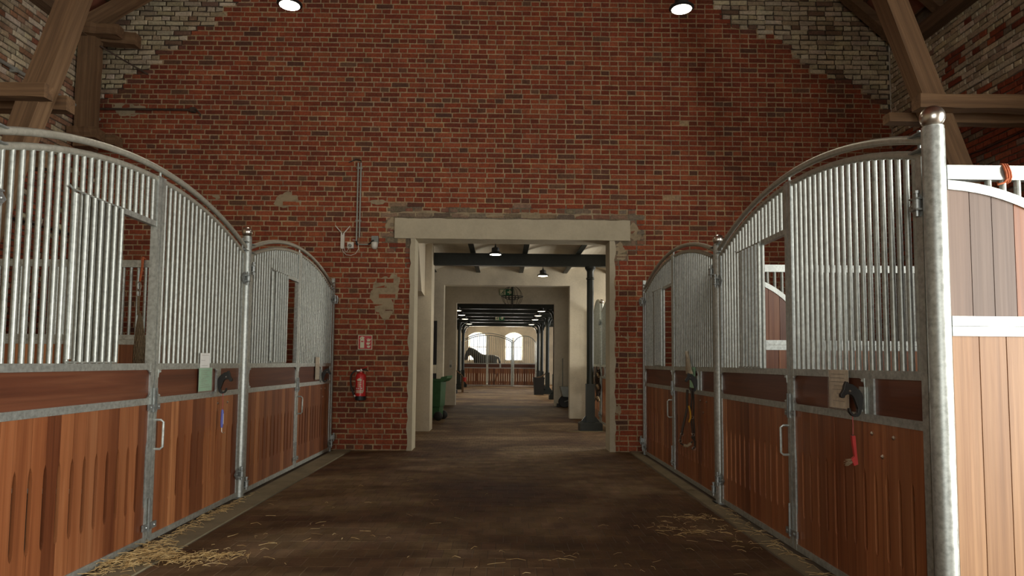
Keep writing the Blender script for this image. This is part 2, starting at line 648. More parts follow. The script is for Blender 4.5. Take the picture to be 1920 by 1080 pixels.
# ---- kerbs: concrete strips along both stall rows, laid in lengths
for side, x0, x1, ys in (('left', XL + 0.035, XL + 0.275, LP), ('right', XR - 0.16, XR - 0.03, RP)):
    mb = MB()
    mb.box(x0, x1, 2.4, 6.55, -0.1, 0.012)
    k = struct(mb.build('trim_1' if side == 'left' else 'trim_2', M['kerb']))
    for (a, b) in ((6.556, 8.45), (8.456, WY - 0.01)):
        MB().box(x0, x1, a, b, -0.1, 0.012).build('kerb_stone', M['kerb'], k)
    tag(k, 'pale concrete kerb strip along the %s row of stalls' % side)

# ---- bricks
SL, SH, HL = 0.2525, 0.0625, 0.120     # stretcher length, course height, header length
JT = 0.0145
CO = SH + JT
RED = [(0.245, 0.050, 0.018), (0.205, 0.041, 0.016), (0.27, 0.060, 0.022), (0.175, 0.039, 0.016), (0.25, 0.054, 0.020), (0.30, 0.078, 0.030)]
DARK = [(0.135, 0.052, 0.028), (0.15, 0.068, 0.036), (0.115, 0.045, 0.026)]
WHITE = [(0.50, 0.42, 0.285), (0.43, 0.355, 0.235), (0.55, 0.47, 0.33), (0.38, 0.295, 0.19)]
GREYB = [(0.21, 0.165, 0.11), (0.25, 0.16, 0.105), (0.17, 0.125, 0.085), (0.23, 0.10, 0.06)]


def vary(c, a=0.12):
    g = random.uniform(1 - a, 1 + a)
    return (c[0] * g, c[1] * g * random.uniform(0.95, 1.05), c[2] * g * random.uniform(0.92, 1.06))


def brick_verts(w, d=0.03, jit=0.0022, rough=0.0):
    """front face towards -y at y=0; origin at left-bottom-front."""
    c = 0.005 + rough
    j = lambda: random.uniform(-jit, jit)
    back = [(0 + j(), d, 0 + j()), (w + j(), d, 0 + j()), (w + j(), d, SH + j()), (0 + j(), d, SH + j())]
    mid = [(p[0], c, p[2]) for p in back]
    fr = [(mid[0][0] + c, j() * .6, mid[0][2] + c * .8), (mid[1][0] - c, j() * .6, mid[1][2] + c * .8), (mid[2][0] - c, j() * .6, mid[2][2] - c * .8), (mid[3][0] + c, j() * .6, mid[3][2] - c * .8)]
    return back + mid + fr


BF = ((8, 9, 10, 11), (0, 1, 5, 4), (1, 2, 6, 5), (2, 3, 7, 6), (3, 0, 4, 7), (4, 5, 9, 8), (5, 6, 10, 9), (6, 7, 11, 10), (7, 4, 8, 11))
brick_me = {}
for kind, w in (('s', SL), ('h', HL)):
    brick_me[kind] = []
    for i in range(5):
        m = MB()
        m.v = brick_verts(w, 0.03, 0.003)
        for q in BF:
            m.face(q)
        brick_me[kind].append(m.mesh('brick', M['brick_obj']))


def lay_bricks(u0, u1, z0, z1, skip, colour, u_phase=0.0):
    """cross bond layout -> list of (u, z, w, kind, colour, rough)."""
    out = []
    k0 = int(z0 / CO)
    k = k0
    while k * CO + SH < z1:
        z = k * CO + JT
        if k % 2:
            step, w, kind, off = SL + JT, SL, 's', ((k // 2) % 2) * (SL + JT) / 2
        else:
            step, w, kind, off = HL + JT, HL, 'h', (HL + JT) * 0.5
        u = u0 - step + off * 1.0 + u_phase
        while u < u1:
            a, b = max(u, u0), min(u + w, u1)
            if b - a > 0.03:
                for (p, q) in skip(a, b, z):
                    if q - p > 0.025:
                        kk = kind if (q - p) > w - 0.004 else 'c'
                        col, rough = colour((p + q) / 2, z + SH / 2)
                        if col is not None:
                            out.append((p, z + random.uniform(-.0015, .0015), q - p, kk, col, rough))
            u += step
        k += 1
    return out


def cut(a, b, holes):
    segs = [(a, b)]
    for (h0, h1) in holes:
        ns = []
        for (p, q) in segs:
            if h1 <= p or h0 >= q:
                ns.append((p, q))
            else:
                if p < h0:
                    ns.append((p, h0))
                if q > h1:
                    ns.append((h1, q))
        segs = ns
    return segs


def place_bricks(bricks, parent, matrix, pick):
    """pick(b) -> sort key or None; the 300 smallest keys become single objects, the rest one mesh."""
    cand = sorted([(pick(b), i) for i, b in enumerate(bricks) if b[3] in 'sh' and pick(b) is not None])[:300]
    singles = set(i for _, i in cand)
    mb = MB()
    for i, (u, z, w, kind, col, rough) in enumerate(bricks):
        if i in singles:
            o = obj('brick', random.choice(brick_me[kind]), parent)
            o.matrix_local = matrix @ Matrix.Translation((u, random.uniform(-0.003, 0.003), z)) @ Matrix.Rotation(random.uniform(-.006, .006), 4, 'Y')
            o.color = tuple(col) + (1,)
        else:
            k = len(mb.v)
            dy = random.uniform(-0.003, 0.003)
            mb.col = col
            for p in brick_verts(w, 0.03, 0.003 + rough * .5, rough):
                mb.v.append(tuple(matrix @ Vector((p[0] + u, p[1] + dy, p[2] + z))))
            for q in BF:
                mb.face([k + t for t in q])
    o = mb.build('brick_field', M['brick_attr'], parent)
    o['kind'] = 'stuff'
    return o


def interp(pts, x):
    if x <= pts[0][0]:
        return pts[0][1]
    for (a, b), (c, d) in zip(pts, pts[1:]):
        if x <= c:
            return b + (d - b) * (x - a) / (c - a)
    return pts[-1][1]


WB_L = [(-6.3, 5.05), (-5.5, 5.72), (-4.8, 6.25), (-4.1, 6.83), (-3.4, 7.5)]
WB_R = [(3.0, 7.3), (3.27, 6.72), (3.45, 6.5), (4.13, 6.44), (4.38, 6.1), (4.62, 5.92), (5.36, 5.58), (6.1, 5.1)]


def is_white(x, z):
    n = 0.07 * math.sin(x * 9.0 + z * 5) + 0.05 * math.sin(x * 23 + 1.3)
    if x < -3.4:
        return z > interp(WB_L, x) + n
    if x > 3.0:
        return z > interp(WB_R, x) + n
    return False


def near_lintel(x, z):
    n = 0.05 * math.sin(x * 7.3) + 0.03 * math.sin(z * 31 + x * 3)
    if -1.72 + n < x < 2.02 + n and 3.4 < z < 3.60 + n:
        return True
    if (-1.76 + n < x < -1.60 or 1.88 < x < 2.05 + n) and 2.95 + n < z < 3.6:
        return True
    if (-1.46 + n * .6 < x < -1.3 or 1.6 < x < 1.78 + n * 1.6) and 2.75 < z < 3.2:
        return True
    return False


def gable_col(x, z):
    rgh = 0.0
    if is_white(x, z):
        if random.random() < 0.08:
            return vary((0.2, 0.12, 0.075)), 0.004
        return vary(random.choice(WHITE), .16), 0.009
    if near_lintel(x, z):
        return vary(random.choice(GREYB)), 0.005
    if (is_white(x, z + 0.1) or is_white(x, z + .06)) and random.random() < .5:
        return vary((0.15, 0.055, 0.032)), 0.004
    p = random.random()
    if 2.4 < x < 3.6 and 3.5 < z < 5.3 and abs((x - 2.55) - 0.16 * (z - 3.5) - 0.1 * math.sin(z * 6)) < 0.06 and p < 0.16:
        return None, 0
    if p < 0.07:
        return vary(random.choice(DARK)), rgh
    return vary(random.choice(RED)), rgh


def gable_skip(a, b, z):
    zt = z + SH
    h = []
    if zt > roof_z(a) + .22 or zt > roof_z(b) + .22:
        return []
    if z < 3.15:
        h.append((-1.375 + 0.012 * math.sin(z * 17), 1.665 + 0.02 * math.sin(z * 13) + 0.012 * math.sin(z * 41)))
    if 3.10 < zt and z < 3.46:
        h.append((-1.645, 1.91))
    return cut(a, b, h)


wall_far = MB()
GX0, GX1 = WL - 0.4, WR + 0.4
# mortar bed: a grid just behind the brick faces, with the gateway left open
cell = 0.12


def mortar_grid(mb, u0, u1, z0, z1, inside, colour, M4, depth):
    nu, nz = int((u1 - u0) / cell) + 1, int((z1 - z0) / cell) + 1
    du, dz = (u1 - u0) / nu, (z1 - z0) / nz
    for i in range(nu):
        for j in range(nz):
            a, b, c, d = u0 + i * du, u0 + (i + 1) * du, z0 + j * dz, z0 + (j + 1) * dz
            if not inside((a + b) / 2, (c + d) / 2):
                continue
            k = len(mb.v)
            mb.col = colour((a + b) / 2, (c + d) / 2)
            for (p, q) in ((a, c), (b, c), (b, d), (a, d)):
                mb.v.append(tuple(M4 @ Vector((p, depth((p), q), q))))
            mb.face((k, k + 1, k + 2, k + 3))


def gable_mortar_col(x, z):
    if is_white(x, z):
        return vary((0.075, 0.056, 0.038), .2)
    if near_lintel(x, z):
        return vary((0.17, 0.135, 0.09), .15)
    return vary((0.38, 0.268, 0.152), .14)


def gable_inside(x, z):
    if DX0 < x < DX1 and z < 3.3:
        return False
    return z < roof_z(x) + 0.2


mb = MB()
mortar_grid(mb, WL, WR, 0.0, 8.4, gable_inside, gable_mortar_col, Matrix.Translation((0, WY, 0)), lambda x, z: 0.022 if is_white(x, z) else 0.005)
wall_far = struct(mb.build('wall_far', M['mortar']))
mb = MB()
mb.box(WL - .4, DX0, WY + 0.03, WY + 0.38, 0, 7)
mb.box(DX1, WR + .4, WY + 0.03, WY + 0.38, 0, 7)
mb.box(DX0, DX1, WY + 0.03, WY + 0.38, 3.35, 7)
mb.prism([(WL - .4, 7), (WR + .4, 7), (RIDGE_X, 11.9)], WY + 0.03, WY + 0.38)
mb.build('wall_core', M['plaster'], wall_far)
gable = lay_bricks(WL, WR, 0.0, 7.35, gable_skip, gable_col)


def pick_gable(b):
    u, z, w, kind = b[:4]
    if kind != 's' or not (-2.35 < u and u + w < 1.95):
        return None
    return (u + w / 2) ** 2 + (z - 1.3) ** 2


place_bricks(gable, wall_far, Matrix.Translation((0, WY, 0)), pick_gable)


# plaster smears that cover a few bricks
def smear(cx, cz, rx, rz, seed, M4, parent, n=22, mat='plaster_patch', t=0.0008):
    rnd = random.Random(seed)
    m = MB()
    poly = []
    ph = [rnd.uniform(0, 6.28) for _ in range(4)]
    n = 40
    for i in range(n):
        a = 2 * PI * i / n
        k = 0.85 + 0.12 * math.sin(2 * a + ph[0]) + 0.09 * math.sin(3 * a + ph[1]) + 0.06 * math.sin(7 * a + ph[2]) + rnd.uniform(-.05, .05)
        poly.append((cx + rx * k * math.cos(a), cz + rz * k * math.sin(a)))
    m.prism(poly, -t, 0.02, M4)
    return m.build('mortar_patch', M[mat], parent)


GM = Matrix.Translation((0, WY, 0))
smear(-3.25, 3.71, 0.20, 0.16, 3, GM, wall_far, t=.0018)
smear(-4.35, 3.74, 0.08, 0.06, 4, GM, wall_far)
smear(-1.80, 2.26, 0.21, 0.33, 5, GM, wall_far, t=.0004)
smear(-1.66, 2.42, 0.15, 0.20, 6, GM, wall_far, t=0.0012)
smear(-5.68, 5.07, 0.27, 0.13, 7, GM, wall_far)
smear(-1.9, 3.70, 0.12, 0.05, 8, GM, wall_far)
smear(1.98, 3.28, 0.10, 0.16, 9, GM, wall_far)
smear(1.76, 2.98, 0.10, 0.15, 10, GM, wall_far)
smear(1.83, 1.72, 0.07, 0.05, 12, GM, wall_far)
smear(1.72, 0.62, 0.05, 0.09, 13, GM, wall_far)
smear(-1.70, 3.35, 0.08, 0.14, 14, GM, wall_far)
for i, (px, w) in enumerate(((-1.3, .5), (-.4, .45), (.5, .5), (1.35, .4))):
    smear(px, 3.53, w, 0.05, 20 + i, GM, wall_far, t=-0.001)

# ---- side walls
def side_col(side):
    def f(u, z):
        d = (WY - u) if side == 'left' else u   # metres back from the corner
        n = 0.35 * math.sin(d * 2.1 + z * 1.3) + 0.22 * math.sin(d * 5.3 - z * 4.1 + 1) + .15 * math.sin(z * 11 + d * 3)
        if side == 'left':
            lim = 4.5 + 0.1 * d
            pw = 0.72 if z > 5.1 + n * .6 else (0.55 if z > lim + n * .5 else 0.10)
            if random.random() > pw:
                c = random.choice(((.30, .155, .085), (.27, .12, .065), (.33, .20, .12), (.24, .085, .045)) if z > 4.2 else RED)
                return vary(c, .16), 0.005
            return vary(random.choice(WHITE), .16), 0.008
        else:
            lim = 4.65 + 0.05 * d
            pw = 0.96 if z > lim + n * .4 else 0.04
            if 5.2 < z < 5.45 and d > 1.2:
                pw *= .5
        if random.random() < pw:
            return vary(random.choice(WHITE), .16), 0.008
        return vary(random.choice(RED if random.random() > .2 else GREYB)), 0.002
    return f


ML = Matrix(((0, -1, 0, WL), (1, 0, 0, 0), (0, 0, 1, 0), (0, 0, 0, 1)))   # u -> +y, outward of wall -> -x (front faces +x)
mb = MB()


def side_mortar(u, z):
    return vary((0.11, 0.085, 0.056), .2)


Y_BACK = -4.2
mortar_grid(mb, 7.0, WY, 0.0, EAVE + .3, lambda u, z: True, side_mortar, ML, lambda u, z: 0.017)
wall_left = struct(mb.build('wall_left', M['mortar']))
MB().box(WL - 0.4, WL - 0.03, Y_BACK - .4, WY, 0, EAVE + 0.1).build('wall_core', M['plaster_patch'], wall_left)
MB().box(WL - 0.03, WL, Y_BACK, 7.0, 0, EAVE + 0.1).build('wall_face', M['plaster_patch'], wall_left)
lb = lay_bricks(7.0, WY, 0.0, EAVE, lambda a, b, z: [(a, b)], side_col('left'))
place_bricks(lb, wall_left, ML, lambda b: (b[0] if (8.15 < b[0] < 9.9 and 3.75 < b[1] < 6.1 and b[3] == 's') else None))

MR = Matrix(((0, 1, 0, WR), (-1, 0, 0, WY), (0, 0, 1, 0), (0, 0, 0, 1)))   # u -> -y from the far corner, front faces -x
GATE = (-1.9, 2.1, 4.1)
WINS = ((4.4, 5.6, 1.8, 2.9), (8.0, 9.0, 1.7, 2.7))


def right_skip(a, b, z):
    h = []
    for (y0, y1, z0, z1) in WINS:
        if z + SH > z0 and z < z1:
            h.append((WY - y1, WY - y0))
    return cut(a, b, h)


mb = MB()


def right_inside(u, z):
    for (y0, y1, z0, z1) in WINS:
        if WY - y1 - 0.02 < u < WY - y0 + 0.02 and z0 - .02 < z < z1 + .02:
            return False
    return True


mortar_grid(mb, 0.0, 3.2, 0.0, EAVE + .3, right_inside, side_mortar, MR, lambda u, z: 0.018)
wall_right = struct(mb.build('wall_right', M['mortar']))
mb = MB()
xa, xb = WR + 0.03, WR + 0.4
mb.box(xa, xb, Y_BACK - .4, GATE[0], 0, EAVE + .1)
mb.box(xa, xb, GATE[0], GATE[1], GATE[2], EAVE + .1)
mb.box(xa, xb, GATE[1], 4.4, 0, EAVE + .1)
mb.box(xa, xb, 4.4, WY, 0, 1.7)
mb.box(xa, xb, 4.4, WY, 2.9, EAVE + .1)
mb.box(xa, xb, 4.4, 5.6, 1.7, 1.8)
mb.box(xa, xb, 5.6, 8.0, 1.7, 2.9)
mb.box(xa, xb, 8.0, 9.0, 2.7, 2.9)
mb.box(xa, xb, 9.0, WY, 1.7, 2.9)
mb.build('wall_core', M['plaster_patch'], wall_right)
mb = MB()
mb.box(WR, xa, Y_BACK, GATE[0], 0, EAVE + .1)
mb.box(WR, xa, GATE[0], GATE[1], GATE[2], EAVE + .1)
mb.box(WR, xa, GATE[1], 4.4, 0, EAVE + .1)
mb.box(WR, xa, 4.4, 5.6, 0, 1.8)
mb.box(WR, xa, 4.4, 5.6, 2.9, EAVE + .1)
mb.box(WR, xa, 5.6, 6.98, 0, EAVE + .1)
mb.build('wall_face', M['plaster_patch'], wall_right)
rb = lay_bricks(0.0, 3.2, 0.0, EAVE, right_skip, side_col('right'))
place_bricks(rb, wall_right, MR, lambda b: (-b[0] if (0.3 < b[0] < 2.6 and 3.7 < b[1] < 6.0 and b[3] == 's') else None))

# rear wall behind the viewer with its own wide gate
mb = MB()
mb.box(WL - .4, -2.9, Y_BACK - .4, Y_BACK, 0, 7)
mb.box(1.7, WR + .4, Y_BACK - .4, Y_BACK, 0, 7)
mb.box(-2.9, 1.7, Y_BACK - .4, Y_BACK, 4.1, 7)
mb.prism([(WL - .4, 7), (WR + .4, 7), (RIDGE_X, 11.9)], Y_BACK - .4, Y_BACK)
struct(mb.build('wall_rear', M['plaster_patch']))

# ---- roof: tile skin on battens and rafters
RZ = EAVE + SLOPE * (RIDGE_X - WL)
for side, xe in (('left', WL - .45), ('right', WR + .45)):
    ze = EAVE - SLOPE * 0.45
    zr = EAVE + SLOPE * (RIDGE_X - WL) if side == 'left' else EAVE + SLOPE * (WR - RIDGE_X)
    mb = MB()
    poly = [(xe, ze + .16), (RIDGE_X, zr + .16), (RIDGE_X, zr + .22), (xe, ze + .22)]
    mb.prism(poly, Y_BACK - .5, WY + .5)
    roof = struct(mb.build('roof_%s' % side, M['tile']))
    ft = Vector((RIDGE_X - xe, 0, zr - ze)).normalized()
    for i in range(12):
        c = Vector((xe, 0, ze + .14)) + ft * (0.3 + 0.33 * i)
        b = MB()
        beam_mb(b, (c.x, 5.0, c.z), (c.x, WY, c.z), 0.05, 0.03, segs=2, jit=0.002)
        b.build('batten', M['timber_y'], roof)
    for yy in (9.98, 8.98, 7.98, 6.98, 5.98):
        b = MB()
        p0 = Vector((xe, yy, ze + .04))
        beam_mb(b, p0, p0 + ft * (4.8 if yy > 5 else 3), 0.13, 0.16, up=(0, 1, 0), segs=5)
        b.build('rafter', M['timber_x'], roof)
    e = MB()
    ex = WL + 0.09 if side == 'left' else WR - 0.09
    beam_mb(e, (ex, 3.0, EAVE - 0.26), (ex, 9.6, EAVE - 0.22), 0.17, 0.17, segs=8)
    e.build('wall_plate', M['timber_y'], roof)

# ---- gateway: rough plastered jambs and the concrete lintel
def jamb(x0, x1, wob, side):
    m = MB()
    n = 40
    k = len(m.v)
    for i in range(n + 1):
        z = 3.17 * i / n
        w = 0.010 * math.sin(z * 19 + side) + random.uniform(-.007, .007)
        xo = (x0 + w) if side < 0 else x0
        xi = x1 if side < 0 else (x1 + w)
        for (a, b) in ((xo, WY - 0.022), (xi, WY - 0.022), (xi, WY + 0.38), (xo, WY + 0.38)):
            m.v.append((a, b, z))
    for i in range(n):
        for j in range(4):
            j2 = (j + 1) % 4
            m.face((k + i * 4 + j, k + i * 4 + j2, k + i * 4 + 4 + j2, k + i * 4 + 4 + j))
    return m


lint = MB()
LN = 36
k = len(lint.v)
for i in range(LN + 1):
    x = -1.635 + 3.535 * i / LN
    t = random.uniform(-.006, .006)
    for (a, b) in ((WY - .035, 3.148 + random.uniform(-.002, .002)), (WY + .38, 3.148), (WY + .38, 3.45), (WY - .035, 3.452 + t)):
        lint.v.append((x, a, b))
for i in range(LN):
    for j in range(4):
        j2 = (j + 1) % 4
        lint.face((k + i * 4 + j, k + i * 4 + 4 + j, k + i * 4 + 4 + j2, k + i * 4 + j2))
lint.face((k, k + 1, k + 2, k + 3))
lint.face((k + LN * 4 + 3, k + LN * 4 + 2, k + LN * 4 + 1, k + LN * 4))
d1 = struct(lint.build('door_1', M['plaster_lintel']))
tag(d1, 'wide open gateway with a pale concrete lintel in the brick gable')
jamb(-1.40, -1.325, 1, -1).build('door_jamb', M['plaster_lintel'], d1)
jamb(1.592, 1.675, 1, 1).build('door_jamb', M['plaster_lintel'], d1)

# ---- passage room behind the gable
P = M['plaster']
wl = struct(MB().box(-6.2, -1.37, 13.0, 13.5, 0, 3.75).build('wall_pier_left', P))
MB().prism([(13.0, 3.62), (11.85, 3.62), (11.85, 3.48), (12.5, 2.60), (13.0, 2.56)], -2.2, -1.5, ax='x').build('corbel', P, wl)
struct(MB().box(-6.2, -6.0, WY + .38, 16.2, 0, 3.75).build('wall_room_left', P))
mb = MB()
ROOM_W = ((12.9, 15.5), (23.5, 29.5), (33.0, 39.0))
yy = WY + .38
for (a, b) in ROOM_W:
    mb.box(6.0, 6.2, yy, a, 0, 4.0)
    mb.box(6.0, 6.2, a, b, 0, 1.05)
    mb.box(6.0, 6.2, a, b, 2.95, 4.0)
    yy = b
mb.box(6.0, 6.2, yy, 43, 0, 4.0)
struct(mb.build('wall_room_right', P))


def cross_wall(name, y0, y1, x0, x1, zt, top=3.9, mat=P):
    m = MB()
    m.box(-6.2, x0, y0, y1, 0, top)
    m.box(x1, 6.2, y0, y1, 0, top)
    m.box(x0, x1, y0, y1, zt, top)
    return struct(m.build(name, mat))


w2 = cross_wall('wall_middle', 16.2, 16.5, -1.41, 1.59, 3.145)
w3 = cross_wall('wall_inner', 20.9, 21.2, -1.43, 1.585, 3.13, 4.1)
struct(MB().box(-2.6, -2.4, 16.5, 20.9, 0, 3.9).build('wall_lobby_left', P))
mb = MB()
mb.box(2.6, 2.8, 16.5, 18.0, 0, 3.9)
mb.box(2.6, 2.8, 19.2, 20.9, 0, 3.9)
mb.box(2.6, 2.8, 18.0, 19.2, 0, 1.35)
mb.box(2.6, 2.8, 18.0, 19.2, 2.85, 3.9)
struct(mb.build('wall_lobby_right', P))
struct(MB().box(-2.6, 2.8, 16.5, 20.9, 3.75, 3.9).build('ceiling_lobby', M['vault']))
struct(MB().box(-6.2, -6.0, 21.2, 43, 0, 4.2).build('wall_hall_left', P))
struct(MB().box(-6.2, 6.2, 21.2, 43, 3.78, 3.95).build('ceiling_hall', M['vault']))

# vaulted ceiling on iron joists
JX = [-5.85, -4.8, -3.75, -2.7, -1.64, -0.6, 0.42, 1.47, 2.5, 3.55, 4.6, 5.65, 6.1]
vault = MB()
Y0, Y1 = WY + .38, 16.2
for a, b in zip(JX, JX[1:]):
    n = 10
    k = len(vault.v)
    for i in range(n + 1):
        t = i / n
        z = 3.50 + 0.12 * math.sin(PI * t)
        for yy in (Y0, Y1):
            vault.v.append((a + (b - a) * t, yy, z))
    for i in range(n):
        vault.face((k + 2 * i, k + 2 * i + 1, k + 2 * i + 3, k + 2 * i + 2))
vault.box(-6.2, 6.2, Y0, Y1, 3.66, 3.8)
ceil = struct(vault.build('ceiling_vault', M['vault']))
for x in JX[2:-2]:
    m = MB()
    m.box(x - .05, x + .05, Y0, Y1, 3.445, 3.46)
    m.box(x - .008, x + .008, Y0, Y1, 3.46, 3.56)
    m.build('joist', M['iron_beam'], ceil)


def girder(name, x0, x1, y, z0, z1, w=0.14, mat='iron_beam'):
    m = MB()
    m.box(x0, x1, y - w / 2, y + w / 2, z0, z0 + .02)
    m.box(x0, x1, y - w / 2, y + w / 2, z1 - .02, z1)
    m.box(x0, x1, y - w * .36, y + w * .36, z0 + .02, z1 - .02)
    return m.build(name, M[mat])


tag(girder('iron_girder', -1.365, 6.0, 13.36, 3.205, 3.443), 'dark iron girder crossing the white vaulted room behind the gateway', 'girder')


def iron_column(loc, label, ztop, group, r=0.068, bracket=False):
    t = thing('iron_column', label, 'column', loc, 0, group)
    m = MB()
    m.lathe([(r * 1.05, 0.9), (r, 1.0), (r, ztop - .26), (r * 1.18, ztop - .25), (r * 1.18, ztop - .225), (r, ztop - .215), (r, ztop - .1), (r * 1.3, ztop - .06), (r * 1.55, ztop - .04), (r * 1.55, ztop)], 20)
    m.build('shaft', M['iron'], t, True)
    m = MB()
    m.box(-.165 * r / .136, .165 * r / .136, -.083, .083, 0.15, 0.9)
    m.box(-.16 * r / .13, .16 * r / .13, -.09, .09, 0.88, .905)
    m.build('casing', M['iron'], t)
    m = MB()
    m.box(-.215, .215, -.2, .2, 0.0, 0.15)
    m.box(-.2, .2, -.19, .19, 0.15, 0.165)
    m.build('plinth', M['iron'], t)
    for s in (-1, 1):
        MB().prism([(s * .08, .165), (s * .19, .165), (s * .08, .3)], -.012, .012).build('gusset', M['iron'], t)
    if bracket:
        for s in (-1, 1):
            pts = [(s * (r + .24 * (1 - math.cos(a * PI / 16))), 0, ztop - .36 + .34 * math.sin(a * PI / 16)) for a in range(9)]
            MB().tube(pts, 0.035, 6).build('bracket', M['iron'], t)
    return t


iron_column((1.712, 13.36, 0), 'dark green iron column on a boxed plinth right inside the gateway', 3.205, 'iron columns')
tag(MB().box(1.24, 1.95, 13.12, 13.17, 0, 0.012).build('floor_plate', M['kerb']), 'pale flat plate on the floor before the front iron column', 'floor plate')
for i, yy in enumerate((24.8, 29.0, 33.2, 36.6)):
    for s, x in ((-1, -2.12), (1, 1.90)):
        iron_column((x, yy, 0), 'dark iron column in the far hall, number %s from the inner doorway on the %s' % (('one', 'two', 'three', 'four')[i], 'left' if s < 0 else 'right'), 3.25, 'iron columns', 0.075, True)
for i, yy in enumerate((22.0, 24.8, 26.9, 29.0, 31.1, 33.2, 36.6)):
    tag(girder('iron_girder', -6.0, 6.0, yy, 3.25, 3.62, 0.16), 'dark girder across the far hall ceiling, %s from the inner doorway' % ('first', 'second', 'third', 'fourth', 'fifth', 'sixth', 'seventh')[i], 'girder', 'far hall girders')

# far wall with two arched windows
WX = ((-2.1, -0.98), (0.13, 1.22))
WZ0, WZ1 = 1.42, 2.95
mb = MB()
FY = 42.0
mb.box(-6.2, WX[0][0], FY, FY + .4, 0, 4.2)
mb.box(WX[0][1], WX[1][0], FY, FY + .4, 0, 4.2)
mb.box(WX[1][1], 6.2, FY, FY + .4, 0, 4.2)
for (a, b) in WX:
    mb.box(a, b, FY, FY + .4, 0, WZ0)
    n = 10
    poly = [(a, 4.2), (a, WZ1)]
    for i in range(1, n):
        t = i / n
        poly.append((a + (b - a) * t, WZ1 + 0.22 * math.sin(PI * t)))
    poly += [(b, WZ1), (b, 4.2)]
    mb.prism(poly, FY, FY + .4)
struct(mb.build('wall_end', M['plaster']))
for wi, (a, b) in enumerate(WX):
    m = MB()
    yy = FY + .25
    m.box(a, a + .06, yy, yy + .06, WZ0, WZ1 + .05)
    m.box(b - .06, b, yy, yy + .06, WZ0, WZ1 + .05)
    m.box(a, b, yy, yy + .06, WZ0, WZ0 + .06)
    m.box((a + b) / 2 - .025, (a + b) / 2 + .025, yy, yy + .06, WZ0, WZ1 + .2)
    m.box(a, b, yy, yy + .05, 2.25, 2.29)
    pts = [(a + (b - a) * i / 10, yy + .03, WZ1 + 0.2 * math.sin(PI * i / 10)) for i in range(11)]
    m.tube(pts, 0.035, 6)
    w = struct(m.build('window_%d' % (wi + 1), M['white']))
    for (c, d) in ((a + .06, (a + b) / 2 - .025), ((a + b) / 2 + .025, b - .06)):
        for (z0, z1) in ((WZ0 + .06, 2.25), (2.29, WZ1 + .02)):
            MB().box(c, d, yy + .025, yy + .031, z0, z1).build('pane', M['glass'], w)
    MB().box(a - .05, b + .05, FY - .06, FY + .25, WZ0 - .05, WZ0).build('window_sill', M['plaster'], w)
for (y0, y1, z0, z1) in WINS:
    m = MB()
    xx = WR + .3
    for (c, d) in ((y0, y0 + .05), (y1 - .05, y1), ((y0 + y1) / 2 - .02, (y0 + y1) / 2 + .02)):
        m.box(xx, xx + .05, c, d, z0, z1)
    m.box(xx, xx + .05, y0, y1, z0, z0 + .05)
    m.box(xx, xx + .05, y0, y1, z1 - .05, z1)
    w = struct(m.build('window_%d' % (3 if y0 < 5 else 4), M['white']))
    for (c, d) in ((y0 + .05, (y0 + y1) / 2 - .02), ((y0 + y1) / 2 + .02, y1 - .05)):
        MB().box(xx + .02, xx + .026, c, d, z0 + .05, z1 - .05).build('pane', M['glass'], w)
# ================================================================== STALL FRONTS
Z_BOT0, Z_BOT1 = 0.022, 0.066
Z_LO0, Z_LO1 = 0.986, 1.032
Z_UP0, Z_UP1 = 1.230, 1.275
FT = 0.045                        # frame depth


def bar_mesh(name, r, mat, n=10):
    m = MB()
    m.lathe([(r, 0), (r, 1)], n)
    return m.mesh(name, mat, True)


BAR = bar_mesh('bar', 0.0148, M['galv_bar'], 12)
BAR_FAR = bar_mesh('bar_far', 0.012, M['galv_bar'], 6)


def put_bar(x, z0, z1, parent, y=0.0225, me=None):
    o = obj('bar', me or BAR, parent, (x, y, z0))
    o.scale = (1, 1, z1 - z0)
    return o


def plank_mesh(w, z0, z1, slot=True, t=0.019, mat='plank', sz0=0.26, sz1=0.725):
    g = 0.0012 if slot else 0.0024
    n = 0.0165
    if slot:
        L = [(g, z0), (g, sz0), (n * .75, sz0 + .018), (n, sz0 + .045), (n, sz1 - .075), (n * .7, sz1 - .03), (g, sz1)]
        poly = L + [(g, z1)] + [(w - g, z1)] + [(w - a, b) for (a, b) in reversed(L)]
    else:
        poly = [(g, z0), (w - g, z0), (w - g, z1), (g, z1)]
    m = MB()
    m.prism(poly, 0.008, 0.008 + t)
    return m.mesh('plank', M[mat])


def bolt(mb, x, z, r=0.011, y=0.0):
    Mx = Matrix.Translation((x, y, z)) @ Matrix.Rotation(PI / 2, 4, 'X')
    mb.lathe([(r, -0.002), (r, 0.004), (r * .55, 0.009), (0, 0.010)], 8, Mx)


def corner_plate(x, z, sx, sz, s=0.055):
    """concave steel corner plate with a bolt."""
    m = MB()
    pts = [(x, z), (x + sx * s, z)]
    for i in range(1, 6):
        a = PI / 2 * i / 6
        pts.append((x + sx * s * (1 - math.sin(a)) + sx * .012 * 0, z + sz * s * (1 - math.cos(a))))
    pts.append((x, z + sz * s))
    m.prism(pts, -0.003, 0.008)
    bolt(m, x + sx * .014, z + sz * .014, 0.008, -0.003)
    return m


